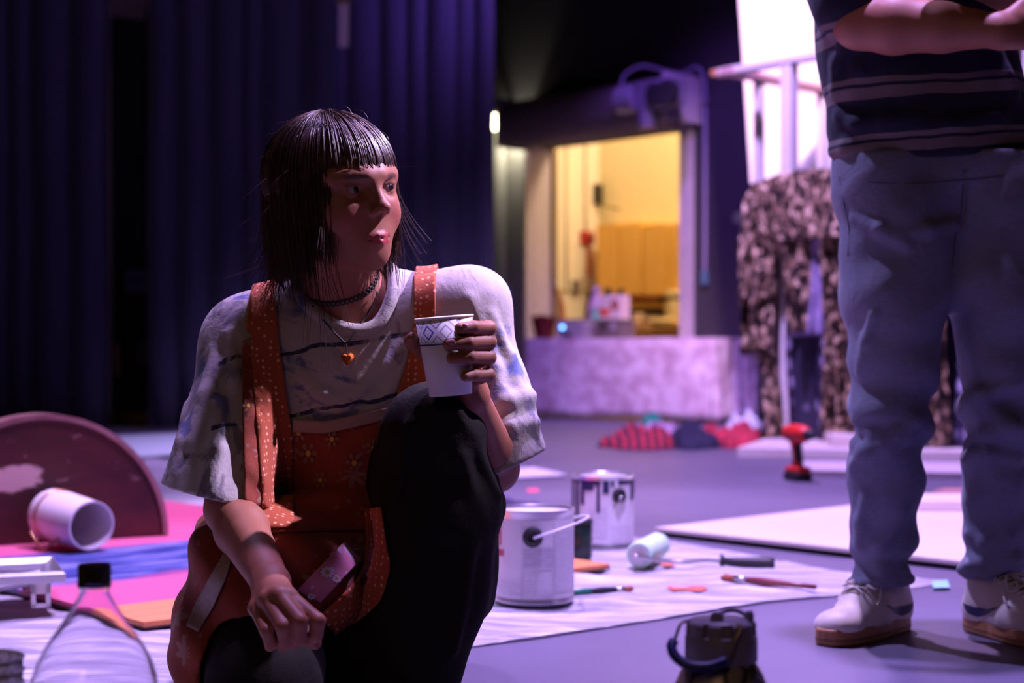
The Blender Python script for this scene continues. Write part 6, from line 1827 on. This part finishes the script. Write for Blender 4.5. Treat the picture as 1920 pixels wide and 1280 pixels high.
# ------------------------------------------------------------------ standing man, seen from the chest down
MBASE = Vector((0.78, 2.97, 0.0))
MSK = (0.40, 0.165, 0.10)
MHT = frame(Vector((0.74, 2.93, 1.60)), -12, 0, -6)
Fm = Field((0.46, 2.60, 0.98), (1.14, 3.14, 1.76), 0.0036)
mw_ = head_field(Fm, MHT, False)
MN = Vector((0.76, 2.98, 1.44))
Fm.cone(mw_(0, -0.03, -0.055), MN, 0.055, 0.062, 0.02)
mSR, mSL = Vector((0.575, 3.00, 1.36)), Vector((0.955, 3.00, 1.36))
Fm.cone(MN, mSR, 0.06, 0.055, 0.04); Fm.cone(MN, mSL, 0.06, 0.055, 0.04)
Fm.cone(Vector((0.765, 2.99, 1.30)), Vector((0.765, 2.97, 1.06)), 0.13, 0.12, 0.05, flat=(0, 1, 0), ff=0.7)
mER, mWR = P(1612, 42, 2.86), P(1875, 58, 2.76)
mEL, mWL = P(1962, -15, 2.86), P(1720, -75, 2.74)
Fm.chain([mSR, mER], [0.050, 0.047], 0.02); Fm.chain([mER, mER + (mWR - mER) * 0.25, mER + (mWR - mER) * 0.6, mWR], [0.047, 0.052, 0.043, 0.028], 0.012)
Fm.chain([mSL, mEL], [0.050, 0.045], 0.02); Fm.chain([mEL, mEL + (mWL - mEL) * 0.3, mWL], [0.045, 0.048, 0.028], 0.012)
def mitt(F, w0, d_, pn, side):
    """hand with five bent fingers: d_ = pointing direction, pn = palm normal, side = towards the thumb"""
    d_, pn, side = d_.normalized(), pn.normalized(), side.normalized()
    for i, (o, ln, r_) in enumerate(((0.030, 0.078, 0.0095), (0.010, 0.086, 0.0100), (-0.010, 0.080, 0.0095), (-0.029, 0.064, 0.0085))):
        mc = w0 + d_ * 0.085 + side * o
        F.cone(w0 + side * o * 0.4, mc, 0.020, 0.013, 0.012)
        p1 = mc + d_ * ln * 0.42 + pn * 0.010; p2 = p1 + d_ * ln * 0.20 + pn * 0.024; p3 = p2 + pn * 0.022 - d_ * 0.004
        F.chain([mc, p1, p2, p3], [r_ * 1.1, r_, r_ * 0.92, r_ * 0.8], 0.003)
    t0 = w0 + d_ * 0.020 + side * 0.022
    F.chain([t0, t0 + d_ * 0.035 + side * 0.028 + pn * 0.008, t0 + d_ * 0.066 + side * 0.034 + pn * 0.014], [0.017, 0.0125, 0.0095], 0.006)
mitt(Fm, mWR, Vector((0.98, 0.12, 0.10)), Vector((0, 1, 0.1)), Vector((0, 0, 1)))
mitt(Fm, mWL, Vector((-0.96, 0.2, 0.05)), Vector((0, 1, 0.1)), Vector((0, 0, 1)))
mV, mF = Fm.mesh(2)
man = np_obj('person', mV, mF, skin_mat('tan_skin', MSK), None, MBASE, head_tint(mV, MHT, MSK, (0.44, 0.16, 0.14), (0.52, 0.22, 0.17), (0.06, 0.03, 0.02)))
tag(man, 'standing person with crossed arms in striped navy t-shirt and faded jeans', 'person')
add_eyes(MHT, man)
Fq = Field(Vector((0.62, 2.80, 1.54)), Vector((0.87, 3.07, 1.75)), 0.0045)
Fq.ell(mw_(0, -0.016, 0.034), (0.082, 0.102, 0.094), 0, 'add', np.array(MHT.to_3x3()))
Fq.ell(mw_(0, 0.11, -0.02), (0.075, 0.070, 0.075), 0.008, 'sub', np.array(MHT.to_3x3()))
Fq.cut(mw_(0, 0, -0.045), mw_(0, 0, -1) - mw_(0, 0, 0), 0.01)
v_, f_ = Fq.mesh(2); np_obj('hair', v_, f_, mat('dark_hair', (0.03, 0.018, 0.014), 0.5, bump=0.5, bscale=140), man)

# t-shirt
def mshirt(h):
    F = Field((0.46, 2.70, 0.80), (1.14, 3.24, 1.50), h)
    F.cone(P(1750, 275, 2.98), P(1738, 205, 2.98), 0.184, 0.168, 0.0, flat=(0, 1, 0), ff=0.66)
    F.cone(P(1738, 205, 2.98), P(1714, 90, 2.98), 0.168, 0.166, 0.05, flat=(0, 1, 0), ff=0.66)
    F.cone(P(1714, 90, 2.98), Vector((0.765, 2.99, 1.30)), 0.166, 0.185, 0.06, flat=(0, 1, 0), ff=0.66)
    F.cone(MN + Vector((0, 0.01, -0.05)), mSR, 0.070, 0.066, 0.05); F.cone(MN + Vector((0, 0.01, -0.05)), mSL, 0.070, 0.066, 0.05)
    F.cone(mSR, mSR + (mER - mSR) * 0.82, 0.066, 0.074, 0.04); F.cone(mSL, mSL + (mEL - mSL) * 0.80, 0.066, 0.072, 0.04)
    F.warp(lambda x, y, z: 0.0050 * np.sin(42 * (z + 0.25 * (x - 0.77)) + 2.4 * np.sin(7 * x + 2 * y)) * np.clip((1.02 - z) / 0.08, 0, 1) * np.clip((0.80 - x) / 0.2, 0.15, 1) + 0.004 * np.sin(26 * (x * 1.1 + 0.4 * z) + 2 * np.sin(6 * z)) + 0 * y)
    return F
rb = bvh_of(*mshirt(0.010).mesh(1))
Fs2 = mshirt(0.0045)
for (pts, r_) in (([(1575, 215), (1610, 232), (1660, 228), (1720, 222)], 0.014), ([(1562, 285), (1590, 278), (1640, 284)], 0.012), ([(1640, 95), (1615, 130), (1595, 170)], 0.010), ([(1580, 70), (1572, 120), (1568, 170)], 0.009), ([(1870, 95), (1885, 140), (1900, 175)], 0.009), ([(1700, 240), (1780, 232), (1880, 215)], 0.008)):
    crease(Fs2, rb, pts, r_, 0.2, 0.02)
Fs2.cut(P(1750, 306, 2.98), (0.03, 0, -1), 0.006)
Fs2.ell(P(1755, 330, 2.98), (0.168, 0.108, 0.05), 0.004, 'sub')
Fs2.cone(MN + Vector((0, -0.03, -0.04)), MN + Vector((0, -0.06, 0.12)), 0.075, 0.085, 0.006, 'sub')
v_, f_ = Fs2.mesh(2)
fm = fabric('striped_navy_jersey', (0.02, 0.02, 0.05), 0.9, 0.2, 400, 0.3)
o_ = fm.sep(fm.coord())
zz_ = fm.math('ADD', fm.math('SUBTRACT', o_[2], fm.math('MULTIPLY', o_[0], 0.06)), fm.math('MULTIPLY', fm.math('SUBTRACT', fm.noise(5, 2), 0.5), 0.03))
fr = fm.math('FRACT', fm.math('DIVIDE', fm.math('SUBTRACT', zz_, 0.894), 0.100))
thick = fm.math('LESS_THAN', fr, 0.20); thin = fm.math('MULTIPLY', fm.math('GREATER_THAN', fr, 0.26), fm.math('LESS_THAN', fr, 0.36))
fm.base(fm.mix(fm.math('MAXIMUM', thick, thin), (0.010, 0.010, 0.034), (0.17, 0.13, 0.14)))
np_obj('tshirt', v_, f_, fm.m, man)

# jeans
def jean_field(h):
    F = Field((0.48, 2.70, 0.025), (1.18, 3.24, 0.96), h)
    F.cone(P(1672, 345, 2.98), P(1862, 345, 2.98), 0.108, 0.108, 0.0)
    F.cone(P(1680, 305, 2.98), P(1850, 300, 2.98), 0.100, 0.100, 0.05)
    F.chain([P(1682, 410, 2.97), P(1686, 560, 2.95), P(1674, 700, 2.94), P(1664, 810, 2.93), P(1656, 905, 2.95), P(1652, 1000, 2.97), P(1650, 1082, 2.98)], [0.112, 0.100, 0.079, 0.064, 0.064, 0.054, 0.053], 0.03)
    F.chain([P(1872, 410, 2.97), P(1876, 560, 2.95), P(1862, 700, 2.94), P(1858, 810, 2.93), P(1862, 905, 2.95), P(1866, 1000, 2.97), P(1860, 1086, 2.98)], [0.112, 0.100, 0.080, 0.064, 0.062, 0.056, 0.053], 0.03)
    F.ell(P(1775, 800, 2.96), (0.028, 0.3, 0.20), 0.02, 'sub')
    def fold(x, y, z):
        kn = np.exp(-((z - 0.40) / 0.09) ** 2); an = np.exp(-((z - 0.12) / 0.055) ** 2)
        d = 0.0100 * kn * np.sin(62 * (z + 0.30 * (x - 0.7)) + 2.4 * np.sin(13 * x + 5 * y)) + 0.0105 * an * np.sin(88 * (z + 0.22 * y) + 2.0 * np.sin(12 * x))
        d = d + 0.0042 * np.sin(26 * (x + 0.5 * z) + 2 * np.sin(9 * z)) + 0.002 * np.sin(60 * (z - 0.7 * x))
        return d
    F.warp(fold); return F
rj = bvh_of(*jean_field(0.010).mesh(1))
Fj = jean_field(0.0044)
for (pts, r_) in (([(1605, 790), (1640, 815), (1680, 812), (1712, 790)], 0.012), ([(1600, 830), (1630, 845), (1665, 830), (1700, 815)], 0.012), ([(1598, 875), (1620, 850), (1660, 842)], 0.010), ([(1610, 1060), (1650, 1020), (1690, 960)], 0.010), ([(1606, 1075), (1650, 1062), (1695, 1070)], 0.010),
                  ([(1612, 700), (1625, 640), (1640, 590)], 0.008), ([(1690, 440), (1740, 430), (1785, 420)], 0.009), ([(1600, 410), (1650, 430), (1700, 460)], 0.008), ([(1815, 830), (1850, 812), (1900, 800)], 0.011), ([(1812, 860), (1850, 850), (1905, 860)], 0.010), ([(1818, 1000), (1850, 1020), (1890, 1010)], 0.011), ([(1815, 1060), (1850, 1070), (1900, 1050)], 0.010), ([(1800, 780), (1840, 740), (1900, 720)], 0.009), ([(1625, 930), (1615, 980), (1612, 1020)], 0.009)):
    crease(Fj, rj, pts, r_ * 1.25, 0.15, 0.014)
Fj.cut(P(1750, 292, 2.98), (0, 0, 1), 0.004)
Fj.cut((0.78, 2.97, 0.098), (0, 0.1, -1), 0.004)
for (q0, q1) in ((P(1652, 1050, 2.975), P(1648, 1115, 2.98)), (P(1862, 1050, 2.975), P(1860, 1115, 2.98))):
    Fj.cone(q0, q1, 0.040, 0.044, 0.004, 'sub')
v_, f_ = Fj.mesh(2)
fj = fabric('faded_blue_denim', (0.2, 0.2, 0.3), 0.85, 0.3, 500, 0.3)
n_ = fj.noise(3.5, 4); n2_d = fj.noise(90, 3, fj.coord((1, 1, 4)))
c_ = fj.ramp(n_, [(0.3, (0.105, 0.115, 0.190)), (0.7, (0.200, 0.210, 0.300))])
fj.base(fj.mix(fj.ramp(n2_d, [(0.35, 0.0), (0.7, 0.35)]), c_, (0.27, 0.28, 0.36)))
jeans = np_obj('jeans', v_, f_, fj.m, man)
jb = bvh_of(v_, f_)
def seam(pts, r=0.0016, m=None, name='seam'):
    o = Vector((0, 0, CAMH)); q = []
    for (x, y) in pts:
        d_ = (P(x, y, 1.0) - o).normalized(); h_, nn_, _, _ = jb.ray_cast(o, d_)
        if h_ is not None: q.append(h_ - d_ * 0.0012)
    if len(q) > 2: MB().tube(smooth_pts(q, 4), r, 6).build(name, m, jeans, smooth=True, world=True)
m_thr = mat('denim_thread', (0.22, 0.17, 0.17), 0.8); m_dseam = mat('dark_denim_seam', (0.06, 0.065, 0.12), 0.9)
seam([(1811, 318), (1811, 350), (1810, 390), (1806, 418), (1798, 432)], 0.0012, m_thr)
seam([(1806, 318), (1805, 360), (1800, 410), (1790, 450), (1786, 500)], 0.0010, m_dseam)
seam([(1574, 330), (1582, 380), (1592, 430), (1590, 480)], 0.0010, m_dseam, 'pocket_edge')
seam([(1580, 335), (1640, 342), (1720, 343), (1800, 338), (1880, 330)], 0.0007, m_dseam, 'waistband_seam')

# sneakers
m_up = mat('cream_leather', (0.66, 0.58, 0.56), 0.5, var=0.10, bump=0.15); m_gum = mat('gum_rubber', (0.36, 0.16, 0.065), 0.5)
m_lace2 = mat('off_white_lace', (0.72, 0.66, 0.64), 0.8); m_swo = mat('dark_blue_leather', (0.030, 0.030, 0.11), 0.45); m_ton = mat('olive_grey_tongue', (0.24, 0.19, 0.15), 0.8)
def sneaker(heel, dirv):
    a = math.atan2(dirv[1], dirv[0]); M_ = Matrix.Translation(Vector((heel[0], heel[1], 0))) @ Matrix.Rotation(a, 4, 'Z') @ Matrix.Diagonal((0.91, 0.95, 1.0, 1.0))
    F = Field((-0.02, -0.07, 0.0), (0.32, 0.07, 0.15), 0.0030)
    F.cone((0.045, 0, 0.050), (0.050, 0, 0.092), 0.037, 0.038, 0.0); F.cone((0.045, 0, 0.045), (0.150, 0, 0.050), 0.038, 0.042, 0.03)
    F.cone((0.080, 0, 0.088), (0.165, 0, 0.062), 0.032, 0.030, 0.03)
    F.cone((0.150, 0, 0.040), (0.235, 0, 0.032), 0.045, 0.042, 0.03, flat=(0, 0, 1), ff=0.70)
    F.ell((0.245, 0, 0.032), (0.038, 0.043, 0.022), 0.02)
    F.cone((0.050, 0, 0.085), (0.048, 0, 0.150), 0.028, 0.031, 0.006, 'sub')
    F.cut((0, 0, 0.026), (0, 0, -1))
    V, Fc_ = F.mesh(2)
    bl_ = bvh_of(V, Fc_)
    up = np.array(M_.to_3x3()); off_ = np.array(M_.to_translation())
    shoe = np_obj('sneaker', V @ up.T + off_, Fc_, m_up, man)
    def tr(m): m.v = [tuple(M_ @ Vector(q)) for q in m.v]; return m
    out = []
    for i in range(44):
        t = 2 * math.pi * i / 44; c, s_ = math.cos(t), math.sin(t)
        x = 0.143 + 0.148 * c; wd = 0.049 if c > -0.2 else 0.043
        wd *= (1 - 0.10 * math.exp(-((x - 0.12) / 0.05) ** 2)); y = wd * math.copysign(abs(s_) ** 0.62, s_); out.append((x, y))
    tr(MB().prism(out, 0.001, 0.031)).build('sole', m_gum, shoe, world=True, bevel=0.004)
    tr(MB().prism([(0.143 + (x - 0.143) * 1.006, y * 1.02) for x, y in out], 0.010, 0.0135)).build('sole_groove', mat('dark_gum', (0.20, 0.085, 0.04), 0.6), shoe, world=True)
    def top(x, y, o=0.001):
        h_, n__, _, _ = bl_.ray_cast(Vector((x, y, 0.3)), Vector((0, 0, -1)))
        return h_ + n__ * o if h_ is not None else Vector((x, y, 0.08))
    g = grid_sheet(lambda u, v: top(0.105 + 0.085 * u, (v - 0.5) * 0.030, 0.0012), 10, 6)
    tr(g).build('tongue', m_ton, shoe, smooth=True, world=True)
    tr(MB().ball((0.098, 0, 0.118), (0.012, 0.024, 0.026), 12, 8, Matrix.Rotation(math.radians(-25), 3, 'Y'))).build('tongue', m_ton, shoe, smooth=True, world=True)
    for k in range(5):
        x0 = 0.108 + k * 0.018
        tr(MB().tube([top(x0 + 0.012 * (t - 0.5), (t - 0.5) * 0.046, 0.003) for t in [i / 8 for i in range(9)]], 0.0026, 6)).build('lace', m_lace2, shoe, smooth=True, world=True)
        tr(MB().tube([top(x0 - 0.012 * (t - 0.5), (t - 0.5) * 0.046, 0.0035) for t in [i / 8 for i in range(9)]], 0.0026, 6)).build('lace', m_lace2, shoe, smooth=True, world=True)
    for sgn in (-1, 1):                                   # bow
        pts = [top(0.118, 0, 0.010), top(0.135, sgn * 0.016, 0.016), top(0.160, sgn * 0.030, 0.010), top(0.166, sgn * 0.018, 0.007), top(0.142, sgn * 0.004, 0.009), top(0.120, 0, 0.010)]
        tr(MB().tube(smooth_pts(pts, 6), 0.0025, 6)).build('lace_bow', m_lace2, shoe, smooth=True, world=True)
        pts = [top(0.118, 0, 0.010), top(0.140, sgn * 0.026, 0.008), top(0.158, sgn * 0.040, 0.004), top(0.172, sgn * 0.043, 0.002)]
        tr(MB().tube(smooth_pts(pts, 6), 0.0022, 6)).build('lace_end', m_lace2, shoe, smooth=True, world=True)
    for sgn in (-1, 1):                                   # curved side emblem
        lo_ = [(0.030, 0.058), (0.050, 0.040), (0.075, 0.036), (0.110, 0.046), (0.150, 0.066)]
        hi_ = [(0.030, 0.058), (0.044, 0.056), (0.072, 0.054), (0.110, 0.056), (0.150, 0.066)]
        def fn(u, v):
            k = u * 4; i = min(int(k), 3); t = k - i
            x = lo_[i][0] * (1 - t) + lo_[i + 1][0] * t; z0 = lo_[i][1] * (1 - t) + lo_[i + 1][1] * t
            x1 = hi_[i][0] * (1 - t) + hi_[i + 1][0] * t; z1 = hi_[i][1] * (1 - t) + hi_[i + 1][1] * t
            xx, zz2 = x * (1 - v) + x1 * v, z0 * (1 - v) + z1 * v
            h_, n__, _, _ = bl_.ray_cast(Vector((xx, sgn * 0.2, zz2)), Vector((0, -sgn, 0)))
            return (h_ + Vector((0, sgn * 0.0015, 0))) if h_ is not None else Vector((xx, sgn * 0.04, zz2))
        tr(grid_sheet(fn, 24, 6)).build('side_emblem', m_swo, shoe, smooth=True, world=True)
    tr(grid_sheet(lambda u, v: (lambda h_: h_ if h_ is not None else Vector((0.0, 0, 0.05)))((bl_.ray_cast(Vector((-0.2, (u - 0.5) * 0.036, 0.05 + 0.035 * v)), Vector((1, 0, 0)))[0] or Vector((0.008, (u - 0.5) * 0.036, 0.05 + 0.035 * v))) - Vector((0.0015, 0, 0))), 8, 8)).build('heel_tab', m_swo, shoe, smooth=True, world=True)
sneaker((0.745, 3.055), (-0.70, -0.714))
sneaker((0.872, 3.045), (0.40, -0.917))
